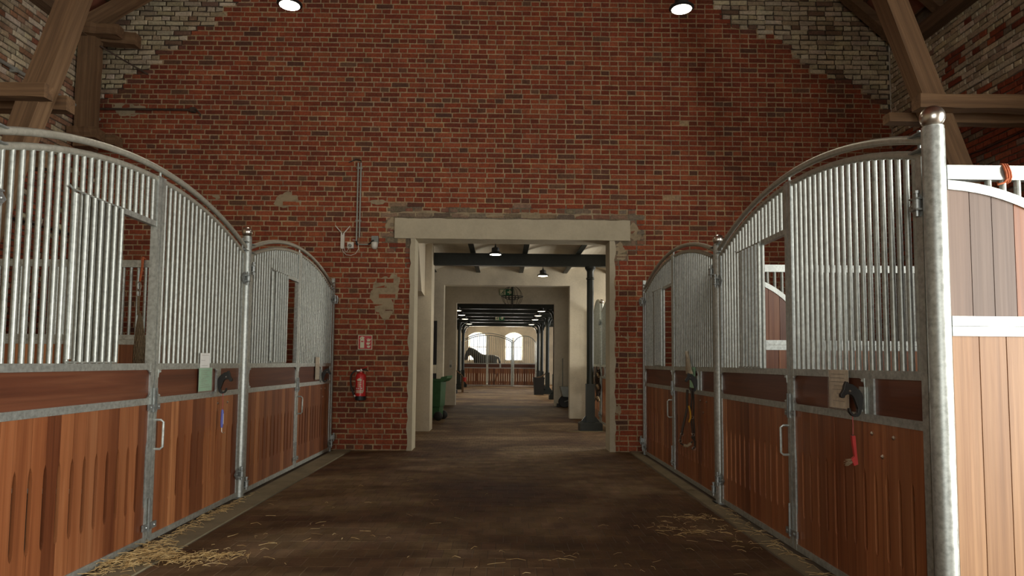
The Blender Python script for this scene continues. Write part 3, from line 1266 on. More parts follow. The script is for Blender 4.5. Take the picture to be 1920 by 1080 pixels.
def hinge_part(m, x, z, s):
    """strap hinge seen on the aisle side: bracket plate on the stile, two lugs and a pin at the post. s=+1: post lies at +x."""
    m.prism([(x - s * .075, z), (x - s * .02, z + .055), (x + s * .015, z + .055), (x + s * .015, z - .055), (x - s * .02, z - .055)], -0.007, 0.002)
    for dz in (-.032, .022):
        m.box(min(x, x + s * .055), max(x, x + s * .055), -0.05, -0.007, z + dz, z + dz + .008)
    Mx = Matrix.Translation((x + s * .03, -0.03, z))
    m.lathe([(0.019, -.024), (0.019, .022)], 10, Mx)
    m.lathe([(0.009, -.06), (0.009, .052), (0.015, .052), (0.015, .066)], 8, Mx)
    bolt(m, x - s * .035, z, 0.011, -0.007)


def gate_leaf(label, loc, rotz, w, arch, hinge, hatch=None, divider=None, handle=None, far=False, planks=13, group=None, strip_bolts=False):
    """one hinged leaf. local x runs 0..w along the front, the aisle is at -y. arch(x) is the height of the top tube's axis."""
    t = thing('stall_gate', label, 'stall gate', loc, rotz, group)
    G = M['galv']
    SW = 0.05
    tube_r = 0.021
    for a in (0.0, w - SW):
        zt = min(arch(a), arch(a + SW)) - (0.0 if (a > 0) == (hinge == 'x1') else -0.02)
        MB().box(a, a + SW, 0, FT, Z_BOT0, zt).build('stile', G, t)
    for (z0, z1) in ((Z_BOT0, Z_BOT1), (Z_LO0, Z_LO1), (Z_UP0, Z_UP1)):
        MB().box(SW, w - SW, 0.001, FT - .001, z0, z1).build('rail', G, t)
    n = 6 if far else 20
    MB().tube([(0.0 + w * i / n, 0.0225, arch(w * i / n)) for i in range(n + 1)], tube_r * (1.3 if far else 1), 6 if far else 12).build('arch_tube', M['galv_dark' if far else 'galv_dusty'], t, True)  # far tubes: same steel coloured darker to stand out as backlit
    # upright bars
    inner = w - 2 * SW
    nb = int(round(inner / (0.11 if far else 0.0725)))
    sp = inner / nb
    xs = [SW + sp * (i + .5) for i in range(nb)]
    me = BAR_FAR if far else BAR
    for x in xs:
        z0 = Z_UP1
        if hatch and hatch[0] < x < hatch[1]:
            z0 = 2.29
        put_bar(x, z0, arch(x), t, me=me)
    if hatch:
        xa, xb = hatch
        MB().box(xa - .01, xb + .01, 0.004, FT - .004, 2.255, 2.292).build('hatch_header', G, t)
        hw = xb - xa
        h0 = xa - hw - .03
        hg = MB()
        hg.box(h0, xa, -0.018, -0.006, 1.278, 1.288)
        hg.tube([(h0 - .03, -.012, 2.275), (h0 - .0, -.012, 2.275), (xa + .02, -.012, 2.275)], 0.006, 6)
        hg.tube([(h0 - .03, -.012, 2.275), (h0 - .06, -.012, 2.29)], 0.006, 6)
        hg.tube([(h0 + .02, .004, 1.30), (h0 + .02, .004, 2.26)], 0.02, 10)
        hatch_o = hg.build('hatch_grille', M['galv_bar'], t, True)
        k = 6
        for i in range(k):
            x = h0 + .08 + (xa - h0 - .09) * (i + .35) / (k - .6)
            o = put_bar(x, 1.284, 2.27, hatch_o, y=-0.012, me=me)
    # band of wood between the two middle rails
    bandm = M['band']
    if divider is None:
        MB().box(SW - .002, w - SW + .002, 0.012, 0.036, Z_LO1, Z_UP0).build('band_board', bandm, t)
        panels = [(SW, w - SW)]
    else:
        d0, d1 = divider - .045, divider + .045
        MB().box(SW - .002, d0, 0.012, 0.036, Z_LO1, Z_UP0).build('band_board', bandm, t)
        MB().box(d1, w - SW + .002, 0.012, 0.036, Z_LO1, Z_UP0).build('band_board', bandm, t)
        MB().box(d0, d1, 0.0, FT - .002, Z_LO1, Z_UP0).build('divider_plate', G, t)
        panels = [(SW, d0)]
    if not far:
        for (a, b) in panels:
            for (x, sx) in ((a, 1), (b, -1)):
                for (z, sz) in ((Z_LO1, 1), (Z_UP0, -1)):
                    corner_plate(x, z, sx, sz).build('corner_plate', M['galv'], t)
    # slotted planks
    pw = (w - 2 * SW) / planks
    pm = plank_mesh(pw, Z_BOT1, Z_LO0)
    for i in range(planks):
        obj('plank', pm, t, (SW + i * pw, random.uniform(-.001, .001), 0))
    if strip_bolts:
        for (dx, z) in ((.25, .925), (.46, .927), (.36, .812)):
            b = MB()
            bolt(b, w - dx - .06, z, 0.012, 0.006)
            b.build('bolt', M['steel'], t, True)
    if far:
        return t
    hx, s = (w - .025, 1) if hinge == 'x1' else (.025, -1)
    for z in (hinge_z[0], hinge_z[1]):
        m = MB()
        hinge_part(m, hx, z, s)
        m.build('hinge', M['galv_dark'], t, True)
    # latch pieces where the two leaves meet
    mx, ms = (w, -1) if hinge == 'x0' else (0.0, 1)
    m = MB()
    m.box(min(mx, mx + ms * .075), max(mx, mx + ms * .075), -0.012, 0.0, .945, .985)
    m.box(mx + ms * .012 - .006, mx + ms * .012 + .006, -0.02, -.006, .93, 1.10)
    bolt(m, mx + ms * .05, .965, .01, -.012)
    m.build('latch', M['galv_dark'], t)
    m = MB()
    m.box(min(mx, mx + ms * .085), max(mx, mx + ms * .085), -0.014, 0.0, .11, .155)
    bolt(m, mx + ms * .05, .132, .012, -.014)
    if hinge == 'x0':
        m.box(mx - .022, mx - .012, -0.02, -.008, .10, .33)
    m.build('foot_bolt', M['galv_dark'], t)
    if handle is not None:
        z0, z1 = 0.665, 0.872
        hs = 1 if handle < w / 2 else -1
        pts = [(handle, 0.0, z0), (handle + hs * .0, -.04, z0), (handle + hs * .008, -.055, z0 + .015), (handle + hs * .008, -.055, z1 - .015), (handle, -.04, z1), (handle, 0.0, z1)]
        MB().tube(pts, 0.009, 8).build('handle', M['galv'], t, True)
    return t


def arc_fn(W, z_end, sag, x0=0.0):
    Rr = (W * W / 4 + sag * sag) / (2 * sag)

    def f(x):
        d = (x + x0) - W / 2
        return z_end + math.sqrt(max(0, Rr * Rr - d * d)) - (Rr - sag)
    return f


def stall_front(origin, rotz, W, names, handle_leaf, post0=0.05, post1=0.05):
    """two leaves and the fixed arched tube above them; leaf A (local left) carries the feed hatch."""
    inn = lambda x0: arc_fn(W, 2.305, 0.30, x0)
    out = arc_fn(W, 2.385, 0.295)
    a0, mid = post0 + .018, W / 2
    rot = Matrix.Rotation(rotz, 4, 'Z')

    def at(x):
        v = rot @ Vector((x, 0, 0))
        return (origin[0] + v.x, origin[1] + v.y, 0)
    wa = mid - .004 - a0
    gate_leaf(names[0], at(a0), rotz, wa, inn(a0), 'x0', hatch=(wa - .05 - .46, wa - .05), handle=(wa - .035 if handle_leaf == 'A' else None), group='stall gates along the aisle')
    b0 = mid + .004
    wb = W - post1 - .018 - b0
    gate_leaf(names[1], at(b0), rotz, wb, inn(b0), 'x1', divider=W - .60 - b0, handle=(.035 if handle_leaf == 'B' else None), group='stall gates along the aisle', strip_bolts=True)
    t = thing('arch_rail', names[2], 'rail', (origin[0], origin[1], 0), rotz, 'arched top rails')
    n = 32
    MB().tube([(.02 + (W - .04) * i / n, 0.02, out(.02 + (W - .04) * i / n)) for i in range(n + 1)], 0.0225, 12).build('tube', M['galv_dusty'], t, True)
    m = MB()
    m.tube([(mid, .02, out(mid) - .02), (mid, .02, inn(0)(mid) + .01)], 0.009, 8)
    m.build('stay', M['galv'], t)
    for (x, s) in ((.05, 1), (W - .05, -1)):
        m = MB()
        z = out(x)
        for dz in (-.045, .037):
            m.box(min(x, x + s * .09), max(x, x + s * .09), -.02, .06, z + dz, z + dz + .008)
        m.tube([(x + s * .06, .02, z - .06), (x + s * .06, .02, z + .07)], .008, 8)
        m.build('clamp', M['galv_dark'], t)
    return t


hinge_z = (2.09, 0.235)
stall_front((XL, LP[0]), PI / 2, LP[1] - LP[0],
            ('near left stall gate with the open feed hatch, cut by the left picture edge', 'near left stall gate holding the green card, blue hoof pick below', 'arched galvanised rail above the near left stall'), 'B')
stall_front((XR, RP[1]), -PI / 2, RP[1] - RP[0],
            ('near right stall gate with open hatch showing the arched divider behind', 'near right stall gate holding yellowed paper and red hoof pick', 'arched galvanised rail above the near right stall'), 'A')
hinge_z = (2.20, 0.12)
stall_front((XL, LP[1]), PI / 2, LP[2] - LP[1],
            ('far left stall gate with open hatch, hung on the middle left post', 'far left stall gate beside the fire extinguisher wall', 'arched galvanised rail above the far left stall'), 'B')
stall_front((XR, RP[2]), -PI / 2, RP[2] - RP[1],
            ('far right stall gate with narrow open hatch, next to the brick wall', 'far right stall gate where the leather halter hangs', 'arched galvanised rail above the far right stall'), 'A')


def stall_post(x, y, label, ztop=2.45, r=0.046):
    t = thing('stall_post', label, 'post', (x, y, 0), 0, 'round stall posts')
    m = MB()
    m.lathe([(r, 0), (r, ztop), (r * .96, ztop + .01), (r * .96, ztop + .018)], 24)
    m.build('tube', M['galv'], t, True)
    m = MB()
    rb = r * 1.12
    prof = []
    for i in range(13):
        a = -PI * .32 + (PI * .32 + PI / 2) * i / 12
        prof.append((rb * math.cos(a), ztop + .018 + rb * .85 + rb * math.sin(a)))
    m.lathe(prof, 24)
    m.build('ball_cap', M['steel'], t, True)
    m = MB()
    m.box(-.07, .07, -.07, .07, 0.0, .012)
    m.build('foot_plate', M['galv_dark'], t)
    return t


stall_post(XL - .02, LP[1], 'slim galvanised post with ball cap between the two left stalls', 2.49)
stall_post(XR + .02, RP[1], 'slim galvanised post with ball cap between the two right stalls', 2.44)
stall_post(XR + .02, RP[0], 'tall bright galvanised post with ball cap at the right picture edge', 2.435, 0.050)
stall_post(XL - .02, LP[0], 'galvanised post with ball cap just beyond the left picture edge', 2.49)
for x, y, lab in ((XL - .02, LP[2] + .02, 'flat galvanised wall post left of the fire extinguisher'), (XR + .02, RP[2] + .03, 'flat galvanised wall post against the bricks right of the gateway')):
    t = thing('wall_post', lab, 'post', (x, y, 0))
    MB().box(-.022, .022, -.03, .03, 0, 2.52).build('tube', M['galv'], t)
    s = 1 if x < 0 else -1
    for z in (2.21, .2):
        m = MB()
        m.box(min(0, s * .06), max(0, s * .06), -.01, .06, z - .03, z + .03)
        Mx = Matrix.Translation((s * .05, .03, z))
        m.lathe([(.024, -.035), (.024, .035)], 10, Mx)
        m.lathe([(.012, -.06), (.012, .06)], 8, Mx)
        m.build('wall_bracket', M['galv_dark'], t, True)

# ---- partitions between the stalls
def partition(label, x, y, sx, length, pale):
    t = thing('stall_partition', label, 'partition', (x, y, 0), 0, 'stall partitions')
    G = M['galv']

    def bx(a, b, y0, y1, z0, z1, name, mat=G, parent=None):
        return MB().box(min(sx * a, sx * b), max(sx * a, sx * b), y0, y1, z0, z1).build(name, mat, parent or t)
    p0 = 0.05
    bx(p0, length, -.022, .022, 2.193, 2.262, 'rail')
    bx(p0, length, -.022, .022, 1.492, 1.538, 'rail')
    bx(p0, length, -.022, .022, 1.444, 1.490, 'rail')
    bx(p0, length, -.022, .022, .03, .075, 'rail')
    bx(length - .05, length, -.022, .022, .03, 2.262, 'stile')
    AX, AZ = 0.85, 0.655
    zc = 1.535

    def ell(px, a=AX, b=AZ):
        return zc + b * math.sqrt(max(0.0, 1 - (px / a) ** 2))
    n = 20
    m = MB()
    k = 0
    for i in range(n + 1):
        a = PI / 2 * (1 - i / n)
        for (rx, rz) in ((AX, AZ), (AX - .045, AZ - .045)):
            px, pz = max(rx * math.cos(a), 0.0), zc + rz * math.sin(a)
            for yy in (-.022, .022):
                m.v.append((sx * (px + (p0 if i == 0 else 0) * 1), yy, pz))
    for i in range(n):
        a, b = i * 4, i * 4 + 4
        for (p, q) in ((0, 1), (1, 3), (3, 2), (2, 0)):
            m.face((a + p, a + q, b + q, b + p))
    m.build('arch_bar', G, t)
    # planks filling the arch
    pw = 0.106
    i = 0
    while p0 + i * pw < AX - .06:
        a, b = p0 + i * pw + .0018, min(p0 + (i + 1) * pw - .0018, AX - .05)
        pts = [(sx * a, 1.538), (sx * b, 1.538)]
        for j in range(5):
            q = b + (a - b) * j / 4
            pts.append((sx * q, ell(q, AX - .02, AZ - .02)))
        mm = MB()
        mm.prism(pts, -.013, .013)
        mm.build('plank', M['plank_grey'] if (pale and i < 3) else M['plank'], t)
        i += 1
    pw = 0.123
    nl = int((length - .1 - p0) / pw)
    pw = (length - .05 - p0) / nl
    pm = plank_mesh(pw, .075, 1.444, False, 0.028, 'plank_pale' if pale else 'plank')
    for i in range(nl):
        o = obj('plank', pm, t, ((p0 + i * pw) if sx > 0 else -(p0 + (i + 1) * pw), -.022, 0))
    # upright bars above the arch and beyond it
    xx = p0 + .21
    while xx < length - .06:
        z0 = ell(xx) - .01 if xx < AX else 1.538
        if 2.193 - z0 > .03:
            put_bar(sx * xx, z0, 2.193, t, y=0.0)
        xx += .0705
    return t


partition('bright stall partition of pale planks with arched top at the right edge', XR + .02, RP[0], 1, WR - XR - .05, True)
partition('stall partition with arched red planks seen through the right hatch', XR + .02, RP[1], 1, WR - XR - .05, False)
partition('stall partition with upright bars where the hay net hangs, left', XL - .02, LP[1], -1, XL - WL - .05, False)

# ---- things that hang on the gates -------------------------------------------------
HEAD = [(668, 322), (673, 308), (682, 322), (687, 311), (694, 325), (720, 330), (750, 350), (775, 375), (790, 400), (796, 430), (792, 470), (784, 520), (776, 550), (757, 568), (735, 571), (710, 561), (692, 535), (690, 508), (701, 505), (707, 530), (720, 547), (740, 550), (755, 538), (758, 512), (748, 480), (737, 450), (727, 425), (712, 409), (695, 403), (678, 406), (666, 414), (660, 430), (645, 433), (632, 426), (629, 407), (645, 385), (655, 365), (660, 340)]


def horse_hook(label, x, y, z, s):
    """cast hook: a horse's head whose neck curls into a hook. s: +1 the muzzle points to +x."""
    t = thing('horse_head_hook', label, 'hook', (x, y, z), 0, 'horse head hooks')
    k = 0.2 / 262.0
    poly = [(s * (796 - a) * k + s * .006, (571 - b) * k) for (a, b) in HEAD]
    m = MB()
    m.prism(poly, -.013, .013)
    o = m.build('head', M['black_matt'], t)
    bv = o.modifiers.new('bevel', 'BEVEL')
    bv.width = 0.006
    bv.segments = 2
    bv.limit_method = 'ANGLE'
    bv.angle_limit = math.radians(50)
    m = MB()
    m.box(min(0, s * .007), max(0, s * .007), -.030, .030, .02, .17)
    m.build('mount_plate', M['galv'], t)
    m = MB()
    m.tube([(s * .085, -.0135, .150), (s * .078, -.017, .142)], .006, 6)
    m.build('bridle_stud', M['steel'], t)
    return t


HZ = 1.012
horse_hook('black horse head hook between green card and post, near left gate', XL + .002, LP[1] - .63, HZ, 1)
horse_hook('black horse head hook over yellowed paper, near right gate', XR - .002, RP[0] + .66, HZ, -1)
horse_hook('black horse head hook on the far left gate by the brick wall', XL + .002, LP[2] - .61, HZ, 1)
horse_hook('black horse head hook carrying the leather halter, far right gate', XR - .002, RP[1] + .66, HZ, -1)


def card(name, label, cat, x, y0, y1, z0, z1, s, mat, lines=0, seed=0, sleeve=None, curl=0.0):
    """a sheet lying on the gate front; s is the direction of the aisle."""
    t = thing(name, label, cat, (x, (y0 + y1) / 2, z0))
    w, h = y1 - y0, z1 - z0
    m = MB()
    n = 6
    kk = 0
    for i in range(n + 1):
        for j in range(2):
            u = -w / 2 + w * i / n
            m.v.append((s * (.004 + curl * math.sin(PI * i / n)), u, h * j))
            m.v.append((s * (.0025 + curl * math.sin(PI * i / n)), u, h * j))
    for i in range(n):
        a = i * 4
        b = a + 4
        m.face((a, b, b + 2, a + 2))
        m.face((a + 1, a + 3, b + 3, b + 1))
        m.face((a + 2, b + 2, b + 3, a + 3))
        m.face((a, a + 1, b + 1, b))
    m.face((0, 2, 3, 1))
    e = n * 4
    m.face((e, e + 1, e + 3, e + 2))
    m.build('sheet', M[mat], t)
    if lines:
        rnd = random.Random(seed)
        q = MB()
        for i in range(lines):
            zz = h * (0.88 - 0.8 * i / lines)
            a = -w * .4 + rnd.uniform(0, .05) * w
            b = w * rnd.uniform(-.05, .4)
            q.box(*sorted((s * (.0048 + curl), s * (.0054 + curl))), a, b, zz, zz + h * .012)
        q.build('print', M['ink'], t)
    if sleeve:
        q = MB()
        zt = h if sleeve == 1 else sleeve
        q.box(*sorted((s * .006, s * .0068)), -w / 2 - .012, w / 2 + .012, -.012, zt)
        q.build('plastic_sleeve', M['sleeve'], t)
    return t


card('stall_card', 'pale green card in a clear sleeve, near left gate', 'card', XL + .004, 5.625, 5.875, 1.045, 1.235, 1, 'green_card', 9, 1, sleeve=0.195)
card('stall_card', 'white card standing above the pale green card, near left gate', 'card', XL + .001, 5.645, 5.825, 1.20, 1.36, 1, 'paper', 3, 2)
card('stall_card', 'pale narrow card on the far left gate beside its hook', 'card', XL + .002, 9.10, 9.30, 1.06, 1.355, 1, 'beige_paper', 0, 2, sleeve=.2)
card('stall_card', 'yellowed paper in a sleeve behind the near right hook', 'paper', XR - .004, 4.01, 4.25, 1.045, 1.275, -1, 'beige_paper', 8, 5, sleeve=.225, curl=.008)
card('stall_card', 'small green card behind the halter hook, far right gate', 'card', XR - .003, 7.22, 7.44, 1.05, 1.27, -1, 'green_card', 4, 6)
# crumpled bag above that card
m = MB()
rnd = random.Random(8)
rings = []
for i in range(9):
    t_ = i / 8
    rad = 0.115 * (1 - t_) ** .8 + .012
    for j in range(10):
        a = 2 * PI * j / 10
        k_ = rnd.uniform(.75, 1.15)
        m.v.append((XR - .028 + .018 * math.cos(a) * k_, 7.36 + .11 * t_ + rad * math.sin(a) * k_, 1.2 + .245 * t_))
for i in range(8):
    for j in range(10):
        j2 = (j + 1) % 10
        m.face((i * 10 + j, i * 10 + j2, i * 10 + 10 + j2, i * 10 + 10 + j))
m.face(list(range(80, 90)))
tag(m.build('plastic_bag', M['bag'], None, True), 'twisted clear plastic bag tied above the green card, far right gate', 'bag')

# blue hoof pick, near left
hy = LP[1] - .63
t = thing('hoof_pick', 'blue hoof pick hanging on a pink string, near left gate', 'hoof pick', (XL + .055, hy, .72))
MB().tube([(0, 0, .30), (.001, .004, .22), (.0, .0, .155)], .003, 5).build('string', M['string'], t)
MB().tube([(0, 0, .155), (.002, 0, .13), (0, 0, .03), (0, 0, .0)], [.008, .013, .013, .009], 8).build('grip', M['blue'], t, True)
MB().tube([(0, 0, .0), (0, 0, -.035), (.012, .0, -.05), (.026, 0, -.042)], .004, 6).build('pick', M['steel'], t, True)
MB().box(.009, .0145, -.004, .004, .03, .12).build('grip_stripe', M['white'], t)

# red hoof pick with brush, near right
hy = RP[0] + .66 + .02
t = thing('hoof_pick', 'red hoof pick with a worn brush on a string, near right gate', 'hoof pick', (XR - .055, hy, .745))
MB().tube([(0, 0, .275), (.002, 0, .22), (0, 0, .158)], .0028, 5).build('string', M['string'], t)
m = MB()
m.prism([(-.010, .16), (.010, .16), (.013, .11), (.017, .05), (.022, .0), (.0, -.008), (-.016, .028), (.004, .045), (-.004, .10)], -.009, .009)
m.build('grip', M['pinkred'], t)
MB().tube([(0, -.0, .165), (-.006, 0, .15), (.0, 0, .135)], .004, 6).build('eye', M['black'], t)
m = MB()
rnd = random.Random(4)
for i in range(40):
    a = (-.012 + rnd.uniform(-.006, .01), rnd.uniform(-.008, .008), .02 + rnd.uniform(-.012, .012))
    m.tube([a, (a[0] - .03 + rnd.uniform(-.006, .006), a[1] + rnd.uniform(-.01, .01), a[2] - .012 + rnd.uniform(-.012, .012))], .0014, 4)
m.build('brush', M['fleece'], t)

# leather halter, far right
hy = RP[1] + .66
t = thing('halter', 'dark leather halter with yellow lead webbing hanging from the far right hook', 'halter', (XR - .10, hy, .45))


def strap(pts, w=.022, mat='leather', name='strap', flat=.6):
    m = MB()
    m.tube(pts, w, 8, flat=flat)
    return m.build(name, M[mat], t, True)


strap([(-.01, 0, .585), (-.012, .012, .50), (-.01, .01, .40), (-.035, .0, .30), (-.06, 0, .20), (-.075, 0, .12)])
strap([(.03, 0, .60), (.034, -.01, .5), (.022, 0, .36), (.028, 0, .26), (.04, 0, .15), (.05, 0, .08)], .016)
strap([(.05, 0, .60), (.055, -.01, .45), (.05, .0, .30), (.06, 0, .16), (.06, 0, .03)], .015)
strap([(.0, -.012, .42), (.012, -.02, .36), (.016, -.02, .30), (.0, -.014, .25)], .02, 'yellow', 'webbing', .5)
strap([(-.075, 0, .12), (-.09, 0, .08), (-.085, 0, .03), (-.05, 0, .01), (.0, 0, .02), (.04, 0, .05)], .014)
strap([(-.06, -.005, .012), (-.02, -.005, .005), (.02, -.005, .03)], .024, 'fleece', 'nose_pad', .7)
strap([(.03, 0, .1), (.065, 0, .05), (.06, 0, -.01), (.03, 0, -.03)], .017)
for (x, z, r_) in ((-.073, .125, .016), (.035, .30, .014), (.05, -.02, .018), (-.09, .055, .017), (.045, .12, .014)):
    m = MB()
    m.tube([(x + r_ * math.cos(a * PI / 6), -.012, z + r_ * math.sin(a * PI / 6)) for a in range(12)], .0035, 6, closed=True)
    m.build('ring', M['steel'], t, True)

# hay net in the near left stall
t = thing('hay_net', 'brown hay net hanging from the bars inside the near left stall', 'hay net', (-3.435, LP[1] - .16, 0))
MB().tube([(-.05, .16, 2.275), (-.05, .12, 2.285), (-.045, .11, 2.2), (-.03, .06, 2.10), (-.02, .03, 2.04)], [.014, .014, .012, .011, .009], 8).build('rope', M['orange'], t, True)
m = MB()
m.tube([(-.02 + .018 * math.cos(a * PI / 8), .02, 1.995 + .045 * math.sin(a * PI / 8)) for a in range(16)], .005, 6, closed=True)
m.tube([(-.022 + .016 * math.cos(a * PI / 8), .02, 1.93 + .035 * math.sin(a * PI / 8)) for a in range(16)], .005, 6, closed=True)
m.build('snap_hook', M['steel'], t, True)
MB().tube([(-.02, .02, 1.90), (-.015, .015, 1.80), (-.01, .01, 1.72)], .012, 6).build('drawstring', M['rope'], t)


def net_pt(i, j, n):
    tt = i / 16.0
    z = 1.74 - .95 * tt
    rad = .008 + .062 * math.sin(PI * min(1, tt * .93)) ** .75
    a = 2 * PI * (j + (i % 2) * .5) / n
    return Vector((.01 + .035 * tt + rad * .8 * math.cos(a), rad * .7 * math.sin(a), z))


m = MB()
n = 12
for i in range(16):
    for j in range(n):
        p = net_pt(i, j, n)
        q1 = net_pt(i + 1, j, n)
        q2 = net_pt(i + 1, (j + 1 if i % 2 else j - 1), n)
        m.tube([p, q1], .0035, 4, caps=False)
        m.tube([p, q2], .0035, 4, caps=False)
m.build('netting', M['rope'], t)
m = MB()
for i in range(17):
    for j in range(n):
        c = net_pt(i, j, n)
        m.v.append(((c.x - .03) * .82 + .03, c.y * .82, c.z))
for i in range(16):
    for j in range(n):
        j2 = (j + 1) % n
        m.face((i * n + j2, i * n + j, i * n + n + j, i * n + n + j2))
m.build('hay', M['rope'], t, True)

# orange twine knotted round the top rail of the near partition
m = MB()
for d in (0, .012, .022):
    m.tube([(XR + .02 + .325 + d + .007 * math.sin(a), RP[0] + .034 * math.cos(a * PI / 6), 2.228 + .047 * math.sin(a * PI / 6)) for a in range(12)], .0055, 6, closed=True)
m.tube([(XR + .35, RP[0] - .033, 2.195), (XR + .33, RP[0] - .04, 2.175), (XR + .30, RP[0] - .035, 2.165)], .005, 6)
tag(m.build('baling_twine', M['orange'], None, True), 'orange baling twine knotted round the near right top rail', 'twine')

# ================================================================== TIMBERS OF THE HALL
def timber(name, label, p0, p1, w, h, up=(0, 1, 0), mat='timber', group='roof timbers', segs=8, jit=.007):
    p0, p1 = Vector(p0), Vector(p1)
    L = (p1 - p0).length
    z = (p1 - p0).normalized()
    x = z.cross(Vector(up)).normalized()
    y = z.cross(x)
    m = MB()
    b = 0
    for i in range(segs + 1):
        for (a, e) in ((-1, -1), (1, -1), (1, 1), (-1, 1)):
            m.v.append((a * w / 2 + random.uniform(-jit, jit), e * h / 2 + random.uniform(-jit, jit), L * i / segs))
    for i in range(segs):
        for j in range(4):
            j2 = (j + 1) % 4
            m.face((i * 4 + j, i * 4 + j2, i * 4 + 4 + j2, i * 4 + 4 + j))
    m.face((3, 2, 1, 0))
    e = segs * 4
    m.face((e, e + 1, e + 2, e + 3))
    o = m.build(name, M[mat])
    o.matrix_world = Matrix(((x.x, y.x, z.x, p0.x), (x.y, y.y, z.y, p0.y), (x.z, y.z, z.z, p0.z), (0, 0, 0, 1)))
    return tag(o, label, 'timber', group)


TY = 6.80
timber('timber_strut', 'thick slanting oak strut in the upper left corner', (-5.98, TY, 0.0), (-3.50, TY, 7.8), .22, .20, segs=14)
timber('timber_strut', 'thick slanting oak strut behind the bright post, upper right', (5.80, TY, 0.0), (3.02, TY, 7.8), .225, .20, segs=14)
timber('tie_beam', 'front tie beam end crossing the left oak strut', (-6.1, TY - .17, 3.92), (-4.50, TY - .17, 3.925), .14, .14)
timber('tie_beam', 'rear tie beam behind the left oak strut', (-6.1, TY + .17, 3.92), (-4.50, TY + .17, 3.925), .14, .14)
timber('tie_beam', 'front tie beam crossing the right oak strut', (4.12, TY - .17, 3.935), (5.9, TY - .17, 3.93), .14, .15)
timber('tie_beam', 'rear tie beam showing below the front one, upper right', (4.02, TY + .19, 3.90), (5.9, TY + .19, 3.90), .10, .14)
timber('tie_beam', 'short tie under the left strut, half hidden by the arch rail', (-6.1, TY + .5, 3.42), (-4.9, TY + .5, 3.42), .16, .16)
timber('wall_timber', 'upright oak post against the far left corner', (-5.97, 9.62, 4.30), (-5.97, 9.62, 5.98), .24, .2)
timber('wall_timber', 'front stub beam capping the far left oak post', (-6.1, 9.50, 5.99), (-5.48, 9.50, 5.95), .15, .15)
timber('wall_timber', 'rear stub beam capping the far left oak post', (-6.1, 9.74, 5.98), (-5.36, 9.74, 5.94), .17, .17)
timber('wall_timber', 'front stub beam at the foot of the far left oak post', (-6.1, 9.50, 4.46), (-5.70, 9.50, 4.46), .15, .24)
timber('wall_timber', 'rear stub beam at the foot of the far left oak post', (-6.1, 9.76, 4.44), (-5.58, 9.76, 4.44), .15, .22)
timber('roof_brace', 'slanting roof brace above the far left oak post', (-6.05, 9.62, 6.08), (-4.9, 9.62, 6.82), .20, .16)
tag(MB().tube([(-5.83, 9.62, 5.80), (-5.66, 9.85, 5.72), (-5.42, 10.165, 5.62)], .012, 6).build('iron_anchor', M['rust']), 'thin rusty anchor rod from the far left oak post to the wall', 'rod')

# iron rod on the brick wall
t = thing('iron_rod', 'rusty horizontal iron rod on the brick wall, upper left', 'rod', (-6.1, WY - .05, 5.06))
MB().tube([(0, 0, 0), (1.40, 0, .005)], .017, 8).build('rod', M['rust'], t, True)
MB().tube([(1.40, 0, .005), (1.46, .0, .0), (1.50, .03, -.05), (1.49, .05, -.08)], .012, 6).build('hook_end', M['rust'], t, True)
MB().box(1.36, 1.43, -.02, .06, -.03, .04).build('bracket', M['rust'], t)
# conduits on the side walls
t = thing('conduit', 'grey conduit running along the left side wall', 'pipe', (WL + .05, 5.0, 4.87))
MB().tube([(0, 0, 0), (0, 5.1, 0.02)], .022, 8).build('tube', M['grey_pipe'], t, True)
for yy in (3.3, 4.2, 4.9):
    MB().box(-.05, .03, yy, yy + .03, -.03, .03).build('clip', M['grey_pipe'], t)
tag(MB().tube([(WL + .04, 3.0, 3.0), (WL + .04, 10.1, 3.05)], .018, 6).build('black_pipe', M['black']), 'thin black pipe on the left side wall, seen through the bars', 'pipe')
tag(MB().tube([(WR - .03, 9.9, 4.12), (WR - .035, 9.0, 4.02), (WR - .03, 8.2, 3.97), (WR - .03, 7.2, 3.98), (WR - .03, 6.0, 4.05)], .008, 5).build('cable', M['black']), 'thin black cable along the right side wall', 'cable')

# ================================================================== THINGS ON THE BRICK WALL
# fire sign
t = thing('fire_sign', 'red fire extinguisher sign on the brick wall', 'sign', (-2.042, WY - .012, 1.585))
h = .105
MB().box(-h, h, -.004, .008, -h, h).build('panel', M['cream'], t)
MB().box(-h + .008, h - .008, -.0052, -.004, -h + .008, h - .008).build('red_field', M['redsign'], t)
m = MB()
ex = -.042
m.prism([(ex - .03, -.082), (ex + .03, -.082), (ex + .03, .045), (ex + .022, .058), (ex - .022, .058), (ex - .03, .045)], -.0064, -.0052)
m.prism([(ex - .006, .056), (ex + .012, .056), (ex + .03, .062), (ex + .03, .076), (ex + .0, .088), (ex - .026, .078), (ex - .042, .05), (ex - .034, .045), (ex - .018, .066), (ex - .006, .068)], -.0064, -.0052)
m.build('extinguisher_print', M['cream'], t)
MB().box(ex - .018, ex + .018, -.0074, -.0064, .005, .022).build('label_print', M['redsign'], t)
for i, (fx, fz, sc) in enumerate(((.052, .02, 1.0), (.045, -.03, .95), (.052, -.075, .85))):
    m = MB()
    m.prism([(fx - .03 * sc, fz + .03 * sc), (fx - .022 * sc, fz), (fx + .01 * sc, fz - .006), (fx + .034 * sc, fz + .02 * sc), (fx + .036 * sc, fz + .045 * sc), (fx + .026 * sc, fz + .022 * sc), (fx + .012 * sc, fz + .04 * sc), (fx + .008 * sc, fz + .02 * sc), (fx - .012 * sc, fz + .05 * sc), (fx - .012 * sc, fz + .02 * sc)], -.0064, -.0052)
    m.build('flame_print', M['cream'], t)

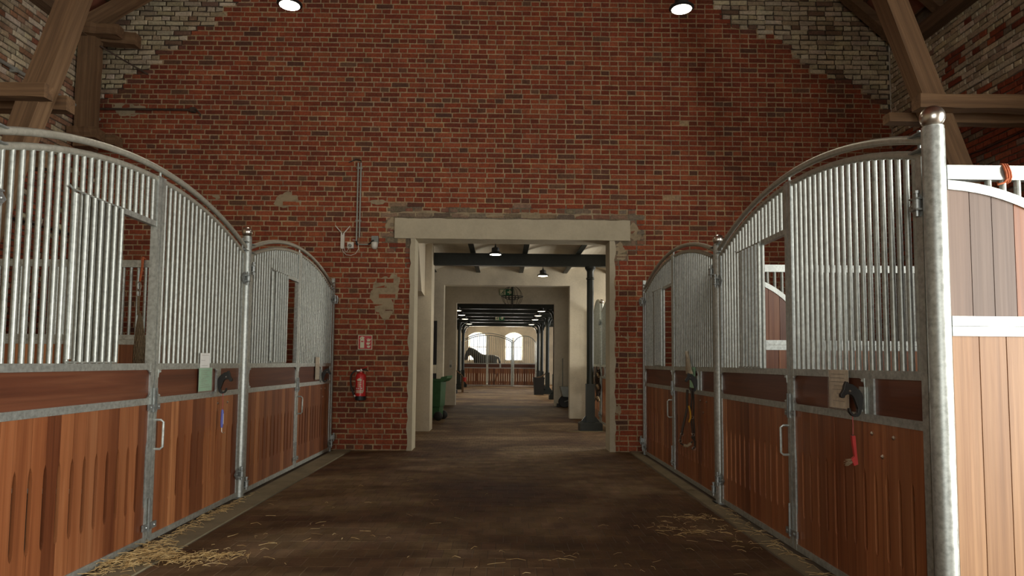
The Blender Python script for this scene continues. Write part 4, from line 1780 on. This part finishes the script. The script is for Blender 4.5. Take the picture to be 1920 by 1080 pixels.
# extinguisher
t = thing('fire_extinguisher', 'red fire extinguisher with black hose hanging on the bricks', 'extinguisher', (-2.075, WY - .10, .735))
m = MB()
m.lathe([(.070, .055), (.076, .06), (.076, .345), (.070, .372), (.048, .392), (.024, .40), (.022, .42)], 24)
m.build('cylinder', M['red'], t, True)
m = MB()
m.lathe([(.060, 0), (.079, .008), (.079, .062), (.074, .066)], 24)
m.build('base_ring', M['black'], t, True)
m = MB()
m.lathe([(.02, .41), (.02, .43), (.014, .44), (.014, .455)], 12)
m.box(-.06, .02, -.012, .012, .425, .445)
m.build('valve', M['steel'], t, True)
MB().tube([(-.005, 0, .448), (.03, -.005, .452), (.08, -.01, .442), (.105, -.01, .432)], .009, 8).build('carry_handle', M['black'], t, True)
MB().tube([(.0, 0, .455), (.03, 0, .47), (.10, 0, .495)], .006, 8).build('lever', M['red'], t, True)
MB().tube([(-.055, 0, .435), (-.10, -.01, .42), (-.14, -.01, .37), (-.15, -.01, .30), (-.14, -.01, .21), (-.115, -.01, .13), (-.09, -.01, .07)], .012, 10).build('hose', M['black'], t, True)
MB().tube([(-.09, -.01, .075), (-.082, -.01, .05)], .016, 8).build('nozzle', M['steel'], t, True)


def cyl_patch(a0, a1, z0, z1, r=.0768, n=10):
    m = MB()
    for i in range(n + 1):
        a = a0 + (a1 - a0) * i / n
        for zz in (z0, z1):
            m.v.append((r * math.sin(a), -r * math.cos(a), zz))
    for i in range(n):
        m.face((2 * i, 2 * i + 2, 2 * i + 3, 2 * i + 1))
    return m


cyl_patch(-.55, .35, .285, .312).build('label_print', M['cream'], t)
cyl_patch(-.25, .10, .312, .322).build('label_print', M['cream'], t)
for i in range(5):
    cyl_patch(-.45, .30 - .1 * (i % 2), .265 - .017 * i, .272 - .017 * i).build('label_print', M['cream'], t)
for a in (-.75, -.35, .2):
    cyl_patch(a, a + .25, .165, .185).build('label_print', M['white'], t)
for i in range(6):
    cyl_patch(-.8, .7, .108 + .008 * i, .113 + .008 * i).build('label_print', M['cream'], t)
for i in range(14):
    cyl_patch(.62, .86, .13 + .012 * i, .137 + .012 * i).build('label_print', M['cream'], t)

# wireless access point with two antennas
t = thing('wifi_router', 'white wireless box with two splayed antennas on the bricks', 'router', (-2.41, WY - .02, 3.0))
m = MB()
m.prism([(-.027, .0), (-.02, -.018), (.02, -.018), (.027, 0), (.027, .215), (.006, .215), (.006, .19), (-.006, .19), (-.006, .215), (-.027, .215)], -.02, .015)
m.build('body', M['white'], t)
for s in (-1, 1):
    MB().tube([(s * .014, -.005, .205), (s * .022, -.005, .225), (s * .11, -.012, .325)], .0075, 8).build('antenna', M['white'], t, True)
MB().tube([(.0, -.005, -.015), (.01, -.01, -.06), (.06, -.01, -.11), (.13, -.01, -.12), (.20, -.01, -.09), (.24, -.01, -.02), (.235, -.01, .07), (.20, -.01, .11), (.15, -.01, .115)], .0045, 6).build('lead', M['white'], t, True)
t = thing('wall_socket', 'white wall socket with a plug beside the wireless box', 'socket', (-2.29, WY - .02, 3.03))
m = MB()
m.box(-.048, .048, -.03, .02, -.045, .05)
o = m.build('box', M['white'], t)
bv = o.modifiers.new('bevel', 'BEVEL')
bv.width = .008
bv.segments = 2
m = MB()
m.lathe([(.024, .0), (.024, .03), (.016, .035)], 12, Matrix.Translation((0, -.03, -.005)) @ Matrix.Rotation(PI / 2, 4, 'X'))
m.build('plug', M['grey'], t, True)
MB().tube([(0, -.06, -.01), (-.02, -.05, -.06), (-.05, -.03, -.10), (-.08, -.02, -.085), (-.09, -.01, -.03)], .004, 6).build('cord', M['white'], t, True)
t = thing('conduit', 'twin grey conduit pipes dropping down the brick wall', 'pipe', (-2.185, WY - .03, 3.1))
for dx in (-.018, .024):
    MB().tube([(dx, 0, .05 if dx > 0 else 0.0), (dx, 0, 1.19)], .0125, 8).build('tube', M['grey_pipe'], t, True)
MB().tube([(.024, 0, 1.19), (.02, .01, 1.23), (-.06, .02, 1.245), (-.16, .02, 1.20)], .007, 6).build('cable', M['black'], t, True)
for z in (.3, 1.1):
    MB().box(-.04, .045, .0, .026, z, z + .02).build('clip', M['grey_pipe'], t)
MB().tube([(-.018, 0, 0.0), (-.012, 0, -.05), (.01, 0, -.055)], .016, 8).build('elbow', M['black'], t, True)
MB().tube([(.01, 0, -.05), (.17, 0, -.05)], .012, 8).build('branch_tube', M['grey_pipe'], t, True)
MB().tube([(.16, 0, -.05), (.20, -.02, -.03), (.225, -.03, .0), (.25, -.03, .005)], .012, 8).build('sensor_lead', M['black'], t, True)
t = thing('motion_sensor', 'white dome sensor under a grey box, left of the lintel', 'sensor', (-1.925, WY - .02, 3.06))
MB().box(-.05, .05, -.035, .02, .0, .115).build('junction_box', M['grey'], t)
m = MB()
m.lathe([(0, -.09), (.02, -.088), (.038, -.07), (.048, -.045), (.05, -.02), (.05, .01), (.045, .015)], 18, Matrix.Translation((.0, -.045, 0)))
m.build('dome', M['white'], t, True)

# ================================================================== LAMPS
def high_bay(label, x, y, z, ztop, power, r=.115, glow='lamp_glow', colour=(1.0, .90, .70), group='round pendant lamps', cord=True):
    t = thing('pendant_lamp', label, 'lamp', (x, y, z), 0, group)
    m = MB()
    m.lathe([(r, 0.0), (r * 1.22, .012), (r * 1.22, .022), (r * .75, .05), (r * .66, .055), (r * .66, .12), (r * .5, .13), (r * .2, .135), (r * .12, .17)], 24)
    m.build('housing', M['black'], t, True)
    m = MB()
    m.lathe([(0, -.006), (r * .7, -.006), (r * .98, -.001), (r * .98, .004)], 24)
    m.build('diffuser', M[glow], t, True)
    MB().tube([(0, 0, .16), (0, 0, ztop - z)], .009 if cord else .012, 6).build('hanger', M['black'], t)
    if power:
        d = bpy.data.lights.new('lamp_light', 'SPOT')
        d.energy = power
        d.color = colour
        d.spot_size = math.radians(165)
        d.spot_blend = 0.7
        d.shadow_soft_size = r
        o = obj('lamp_light', d, t, (0, 0, -.02))
    return t


high_bay('lit round pendant lamp at the top, left of centre', -2.446, 7.5, 5.31, roof_z(-2.446) - .1, 75)
high_bay('lit round pendant lamp at the top, right of centre', 2.001, 7.5, 5.335, roof_z(2.0) - .1, 75)
high_bay('lit pendant lamp before the girder inside the gateway', -.15, 12.4, 3.275, 3.60, 70, .105)
high_bay('lit pendant lamp behind the girder, right of the first', .868, 14.9, 3.21, 3.60, 70, .105)
for i, yy in enumerate((24.0, 26.3, 28.7, 32.3)):
    for s, x in ((-1, -1.60), (1, 1.35)):
        high_bay('small lit lamp on the %s of the far hall, %s from the doorway' % ('left' if s < 0 else 'right', ('first', 'second', 'third', 'fourth')[i]), x, yy, 3.12, 3.78, 30, .13, 'lamp_glow_far', (1, .88, .64), group='far hall lamps')

# ================================================================== BEYOND THE GATEWAY
# ball chandelier
t = thing('orb_chandelier', 'black wrought iron globe chandelier in front of the inner doorway', 'chandelier', (.245, 18.7, 3.12))
R0 = .285
for k in range(4):
    a = PI * k / 4 + .2
    MB().tube([(R0 * math.cos(a) * math.cos(b * PI / 16), R0 * math.sin(a) * math.cos(b * PI / 16), R0 * math.sin(b * PI / 16)) for b in range(32)], .006, 6, closed=True).build('hoop', M['black'], t, True)
MB().tube([(R0 * 1.05 * math.cos(b * PI / 16), R0 * 1.05 * math.sin(b * PI / 16), 0) for b in range(32)], .012, 6, closed=True).build('ring', M['black'], t, True)
MB().tube([(0, 0, -.33), (0, 0, -.2), (0, 0, .3), (0, 0, .63)], [.005, .022, .022, .012], 8).build('stem', M['black'], t, True)
for k in range(6):
    a = 2 * PI * k / 6
    m = MB()
    m.tube([(0, 0, -.07), (.1 * math.cos(a), .1 * math.sin(a), -.09), (.18 * math.cos(a), .18 * math.sin(a), -.06)], .007, 6)
    m.lathe([(.022, -.06), (.026, -.05), (.012, -.045), (.012, .02)], 8, Matrix.Translation((.18 * math.cos(a), .18 * math.sin(a), 0)))
    m.build('candle_arm', M['black'], t, True)


def exit_sign(label, x, y, z, w, h):
    t = thing('exit_sign', label, 'sign', (x, y, z), 0, 'green exit signs')
    MB().box(-w / 2, w / 2, 0, .03, -h / 2, h / 2).build('panel', M['green_sign'], t)
    m = MB()
    ax = w * .06
    m.prism([(ax, -.022), (ax + w * .16, -.022), (ax + w * .12, -h * .34), (ax + w * .20, -h * .34), (ax + w * .36, 0), (ax + w * .20, h * .34), (ax + w * .12, h * .34), (ax + w * .16, .022), (ax, .022)], -.003, 0)
    m.build('arrow_print', M['cream'], t)
    m = MB()
    m.box(-w * .47, -w * .08, -.002, 0, -h * .42, h * .42)
    m.build('doorway_print', M['cream'], t)
    m = MB()
    c = -w * .27
    m.prism([(c - .015, h * .02), (c + .02, h * .15), (c + .05, h * .10), (c + .065, h * .0), (c + .05, -.0), (c + .03, h * .05), (c + .015, -h * .08), (c + .05, -h * .2), (c + .03, -h * .38), (c + .015, -h * .36), (c + .022, -h * .22), (c - .02, -h * .12), (c - .045, -h * .30), (c - .08, -h * .28), (c - .05, -h * .2), (c - .02, -h * .05)], -.004, -.002)
    m.lathe([(h * .09, -.001), (h * .09, .002)], 10, Matrix.Translation((c + .035, -.002, h * .26)) @ Matrix.Rotation(PI / 2, 4, 'X'))
    m.build('runner_print', M['green_sign'], t)
    return t


exit_sign('green exit sign behind the globe chandelier', .10, 20.86, 3.465, .42, .19)
exit_sign('green exit sign on a girder in the far hall', -.15, 30.98, 3.33, .42, .22)

# wheelie bins
def wheelie_bin(label, x, y, mat, lid_open, rotz):
    t = thing('wheelie_bin', label, 'bin', (x, y, 0), rotz)
    m = MB()
    for (w, d, z) in ((.17, .18, .06), (.185, .20, .30), (.205, .225, .31), (.225, .255, .86), (.24, .27, .87), (.24, .27, .92)):
        for (a, b) in ((-1, -1), (1, -1), (1, 1), (-1, 1)):
            m.v.append((a * w, b * d, z))
    for i in range(5):
        for j in range(4):
            j2 = (j + 1) % 4
            m.face((i * 4 + j, i * 4 + j2, i * 4 + 4 + j2, i * 4 + 4 + j))
    m.face((3, 2, 1, 0))
    m.build('body', M[mat], t)
    m = MB()
    if lid_open:
        m.prism([(.20, .90), (.23, .97), (.37, 1.0), (.36, .94), (.30, .88), (.24, .86)], -.26, .26)
    else:
        m.prism([(-.25, .92), (.25, .92), (.25, .95), (0, .985), (-.25, .95)], -.28, .28)
    m.build('lid', M[mat], t)
    for s in (-1, 1):
        mm = MB()
        Mx = Matrix.Translation((.17, s * .24, .1)) @ Matrix.Rotation(PI / 2, 4, 'X')
        mm.lathe([(.03, -.03), (.085, -.03), (.1, -.02), (.1, .02), (.085, .03), (.03, .03)], 18, Mx)
        mm.build('wheel', M['black'], t, True)
    MB().tube([(.25, -.2, .9), (.30, -.2, .92), (.30, .2, .92), (.25, .2, .9)], .014, 6).build('grip_bar', M[mat], t)
    return t


wheelie_bin('green wheeled bin with its lid hanging open, left inside the gateway', -1.56, 15.62, 'green_bin', True, -.15)
wheelie_bin('brown wheeled bin half hidden left of the green one', -2.17, 15.62, 'brown_bin', False, 0)

# dark door on the middle wall
t = struct(MB().box(-2.25, -1.56, 16.16, 16.21, 0.02, 2.28).build('door_2', M['black']))
MB().box(-2.25, -1.56, 16.14, 16.165, 1.04, 1.24).build('cross_board', M['plaster'], t)
MB().box(-2.33, -1.55, 16.13, 16.2, 2.28, 2.34).build('door_head', M['plaster'], t)
# light switch
t = thing('light_switch', 'white double switch on the grey wall left of the inner doorway', 'switch', (-1.585, 20.88, 1.25))
MB().box(-.045, .045, -.0, .02, -.13, .12).build('plate', M['white'], t)
MB().box(-.03, .03, -.012, 0, .01, .09).build('rocker', M['white'], t)
MB().box(-.03, .03, -.012, 0, -.10, -.02).build('rocker', M['grey'], t)
# broom and barrow at the right of the lobby
t = thing('wheelbarrow', 'dark wheelbarrow parked behind the right white pier', 'wheelbarrow', (1.98, 20.1, 0))
m = MB()
m.prism([(-.22, .34), (.22, .30), (.34, .62), (-.30, .62)], -.25, .25)
m.build('tray', M['grey'], t)
m = MB()
m.lathe([(.05, -.035), (.16, -.04), (.18, -.02), (.18, .02), (.16, .04), (.05, .035)], 18, Matrix.Translation((-.16, 0, .18)) @ Matrix.Rotation(PI / 2, 4, 'X'))
m.build('wheel', M['black'], t, True)
for s in (-1, 1):
    MB().tube([(-.16, s * .06, .18), (.2, s * .2, .32), (.6, s * .25, .6)], .016, 6).build('shaft', M['galv_dark'], t)
    MB().tube([(.2, s * .2, .32), (.26, s * .22, 0)], .014, 6).build('leg', M['galv_dark'], t)
t = thing('broom', 'broom leaning on the grey wall right of the inner doorway', 'broom', (1.80, 20.55, 0))
MB().tube([(0, 0, .1), (.03, .28, 1.45)], .013, 8).build('stick', M['grey'], t)
MB().box(-.17, .17, -.03, .03, .0, .1).build('brush_head', M['black'], t)

# stall row on the right of the vaulted room
hinge_z = (2.2, .2)
X2 = 2.14
gate_leaf('stall gate in the white room, right of the iron column', (X2, 14.84, 0), -PI / 2, 1.62, arc_fn(3.4, 2.40, .30, .06), 'x0', planks=13, divider=.5)
gate_leaf('narrow arched stall gate beyond the iron column', (X2, 16.17, 0), -PI / 2, 1.22, arc_fn(1.22, 2.45, .30), 'x1', planks=10)
stall_post(X2 + .02, 14.9, 'galvanised ball-capped post in the white room behind the iron column', 2.60)
t = thing('tack_bundle', 'dark leather tack hanging on the stall right of the iron column', 'tack', (X2 - .07, 14.75, .35))
rnd = random.Random(3)
for i in range(9):
    x0, z0 = rnd.uniform(-.06, .05), .85 + rnd.uniform(-.08, .08)
    pts = [(x0 + rnd.uniform(-.04, .04), rnd.uniform(-.08, .08), z0 - j * z0 / 6 * rnd.uniform(.9, 1.0)) for j in range(6)]
    MB().tube(pts, rnd.uniform(.014, .028), 6, flat=.5).build('strap', M['leather'], t, True)
for i in range(3):
    zz = .75 - .25 * i
    MB().tube([(-.04, -.05, zz), (-.02, -.07, zz - .05), (.0, -.04, zz - .09)], .03, 6).build('pad', M['fleece'], t, True)

# far hall: stalls at the end
gate_leaf('left gate of the wide stall at the end, horse behind it', (-2.27, 38.3, 0), 0, 1.40, arc_fn(2.83, 2.44, .40, .0), 'x0', far=True, planks=10, group='far stall gates')
gate_leaf('right gate of the wide stall at the end of the building', (-.85, 38.3, 0), 0, 1.37, arc_fn(2.83, 2.44, .40, 1.42), 'x1', far=True, planks=10, divider=.72, group='far stall gates')
gate_leaf('single arched gate at the end, right of the wide stall', (.60, 38.3, 0), 0, 1.26, arc_fn(1.26, 2.44, .38), 'x1', far=True, planks=9, group='far stall gates')
stall_post(-2.32, 38.34, 'end hall stall post left of the wide stall', 2.45, .032)
stall_post(.555, 38.34, 'end hall stall post between the two front stalls', 2.62, .032)
stall_post(1.91, 38.34, 'end hall stall post right of the single gate', 2.50, .032)
t = thing('arch_rail', 'arched rail over the wide stall at the end of the building', 'rail', (-2.27, 38.3, 0), 0, 'arched top rails')
f = arc_fn(2.83, 2.52, .42)
MB().tube([(2.83 * i / 20, .02, f(2.83 * i / 20)) for i in range(21)], .028, 6).build('tube', M['galv_dark'], t, True)  # backlit look of this rail is put into the darker steel colour
# gate standing ajar by the right columns
gate_leaf('end hall stall gate standing edge-on beside the right columns', (1.95, 38.2, 0), -PI / 2, 1.5, arc_fn(3.0, 2.4, .3), 'x0', far=True, planks=8, group='far stall gates')

# black horse
def horse():
    pts = {'rump': (.55, .05, 1.56, .27), 'loin': (.22, .03, 1.44, .27), 'pelvis': (.45, .04, 1.36, .29), 'belly': (-.05, 0, 1.32, .31), 'chest': (-.40, 0, 1.38, .30), 'wither': (-.48, 0, 1.60, .26),
           'neck1': (-.66, -.05, 1.78, .27), 'neck2': (-.84, -.1, 1.87, .24), 'poll': (-.98, -.15, 1.88, .17), 'cheek': (-1.08, -.2, 1.70, .13), 'nose': (-1.14, -.24, 1.46, .09), 'muzz': (-1.16, -.25, 1.34, .075),
           'tail0': (.78, .06, 1.55, .06), 'tail1': (.87, .06, 1.2, .07), 'tail2': (.86, .06, .78, .05)}
    legs = {}
    for s in (-1, 1):
        n = 'L' if s < 0 else 'R'
        legs['f' + n] = [(-.47, s * .15, 1.05, .12), (-.47, s * .15, .62, .062), (-.46, s * .15, .30, .043), (-.48, s * .15, .12, .042), (-.52, s * .15, .04, .06)]
        legs['h' + n] = [(.55, s * .15, 1.10, .17), (.42, s * .16, .88, .12), (.68, s * .15, .56, .06), (.64, s * .15, .28, .045), (.62, s * .15, .12, .045), (.58, s * .15, .04, .06)]
    V, E, Rr, idx = [], [], [], {}

    def add(p):
        V.append(p[:3])
        Rr.append(p[3])
        return len(V) - 1
    for k, p in pts.items():
        idx[k] = add(p)
    for a, b in (('pelvis', 'rump'), ('pelvis', 'loin'), ('loin', 'belly'), ('belly', 'chest'), ('chest', 'wither'), ('wither', 'neck1'), ('neck1', 'neck2'), ('neck2', 'poll'), ('poll', 'cheek'), ('cheek', 'nose'), ('nose', 'muzz'), ('rump', 'tail0'), ('tail0', 'tail1'), ('tail1', 'tail2')):
        E.append((idx[a], idx[b]))
    for k, ch in legs.items():
        prev = idx['chest'] if k[0] == 'f' else idx['pelvis']
        for p in ch:
            i = add(p)
            E.append((prev, i))
            prev = i
    for s in (-1, 1):
        a = add((-.96, -.16 + s * .08, 2.03, .035))
        b = add((-.97, -.16 + s * .095, 2.12, .014))
        E.append((idx['poll'], a))
        E.append((a, b))
    me = bpy.data.meshes.new('horse_body')
    me.from_pydata(V, E, [])
    me.materials.append(M['horse'])
    t = thing('horse', 'black horse standing behind the bars of the end stall', 'horse', (-1.02, 40.0, .08), .12)
    o = obj('body', me, t)
    sk = o.modifiers.new('skin', 'SKIN')
    sk.use_smooth_shade = True
    for i, r_ in enumerate(Rr):
        me.skin_vertices[0].data[i].radius = (r_, r_)
    me.skin_vertices[0].data[idx['pelvis']].use_root = True
    ss = o.modifiers.new('sub', 'SUBSURF')
    ss.levels = ss.render_levels = 2
    m = MB()
    crest = [(-.50, -.0, 1.84), (-.66, -.05, 2.02), (-.84, -.1, 2.09), (-.98, -.15, 2.03)]
    rnd = random.Random(2)
    for i in range(60):
        q = i / 59 * 2.999
        k = int(q)
        p = Vector(crest[k]).lerp(Vector(crest[k + 1]), q - k)
        m.tube([p, p + Vector((.05 + rnd.uniform(-.03, .03), -.12, -.10)), p + Vector((.10 + rnd.uniform(-.04, .04), -.16, -.30))], [.012, .012, .004], 4)
    m.build('mane', M['horse'], t)
    return t


horse()
tag(MB().box(-2.3, .5, 38.5, 41.9, 0, .08).build('straw_bed', M['straw']), 'straw bedding on the floor of the wide end stall', 'straw', kind='stuff')

# odds and ends of the far hall
t = thing('rubber_tub', 'square black bin standing at the right columns of the far hall', 'bin', (1.50, 28.3, 0))
m = MB()
for (w, z) in ((.19, 0), (.22, .66), (.235, .66), (.235, .71)):
    for (a, b) in ((-1, -1), (1, -1), (1, 1), (-1, 1)):
        m.v.append((a * w, b * w, z))
for i in range(3):
    for j in range(4):
        j2 = (j + 1) % 4
        m.face((i * 4 + j, i * 4 + j2, i * 4 + 4 + j2, i * 4 + 4 + j))
m.build('body', M['black'], t)
MB().tube([(-.1, 0, .70), (.1, .02, .74), (.27, .04, .86)], .025, 6).build('wooden_handle', M['timber_x'], t)
MB().box(-.22, .22, -.22, .22, .69, .70).build('lid', M['grey'], t)
t = thing('wooden_stand', 'small wooden stand with an orange bucket by the left far hall column', 'stand', (-1.82, 29.8, 0))
MB().box(.05, .14, -.05, .05, 0, .66).build('post', M['timber'], t)
MB().tube([(-.2, 0, .95), (.0, 0, .80), (.12, 0, .66)], .03, 6).build('arm', M['timber_x'], t)
m = MB()
m.lathe([(.055, .48), (.085, .66), (.09, .66)], 12, Matrix.Translation((.18, -.1, 0)))
m.build('bucket', M['pinkred'], t, True)
MB().box(-.2, .35, -.12, .12, 0, .02).build('foot', M['timber_x'], t)

# ================================================================== STRAW
def straw(name, label, spots, n, seed, rmin=.0012, rmax=.0028):
    rnd = random.Random(seed)
    m = MB()
    for i in range(n):
        cx, cy, rx, ry, hz = rnd.choice(spots)
        x = cx + rnd.gauss(0, rx)
        y = cy + rnd.gauss(0, ry)
        d = math.exp(-((x - cx) ** 2 / (2 * rx * rx) + (y - cy) ** 2 / (2 * ry * ry)))
        z = .016 + rnd.random() * hz * d
        a = rnd.uniform(0, 2 * PI)
        L = rnd.uniform(.03, .13)
        dz = rnd.uniform(-.25, .25) * min(1, hz * 12)
        v = Vector((math.cos(a), math.sin(a), dz))
        p = Vector((x, y, z))
        q = p + v * L
        mid = (p + q) / 2 + Vector((rnd.uniform(-.012, .012), rnd.uniform(-.012, .012), rnd.uniform(0, .012)))
        for w in (p, mid, q):
            w.z = max(w.z, .006)
            w.x = max(w.x, XL + .01) if x < 0 else w.x
        m.tube([p, mid, q], rnd.uniform(rmin, rmax), 4, caps=False)
    return tag(m.build(name, M['straw']), label, 'straw', kind='stuff')


straw('loose_straw', 'heap of loose straw at the foot of the near left gates',
      [(-2.35, 4.75, .06, .13, .06), (-2.28, 4.55, .12, .08, .07), (-2.15, 4.5, .17, .06, .05), (-1.95, 4.58, .14, .05, .025), (-2.38, 4.35, .08, .12, .06)], 560, 1, .0008, .0021)
straw('scattered_straw', 'thin line of straw blown along the left kerb', [(-2.42, 5.2 + .25 * i, .025, .16, .012) for i in range(6)] + [(-2.42, 5.6, .02, .5, .008), (-1.6, 5.1, .3, .3, .001)], 170, 2, .0008, .0018)
straw('scattered_straw', 'wisps of straw on the pavers beside the right kerb', [(1.60, 5.75, .10, .10, .015), (1.45, 5.35, .15, .12, .003), (1.75, 5.2, .1, .4, .003)], 110, 3, .0008, .0017)
straw('scattered_straw', 'single straw stalks strewn over the middle of the aisle', [(0, 5.0, 1.0, .7, .001), (-.6, 6.0, 1.0, 1.2, .001), (.4, 4.5, .6, .3, .001)], 55, 5, .0007, .0014)
straw('scattered_straw', 'thin line of straw under the right gates', [(XR - .07, 4.0 + .35 * i, .02, .2, .01) for i in range(7)], 90, 6, .0008, .0016)
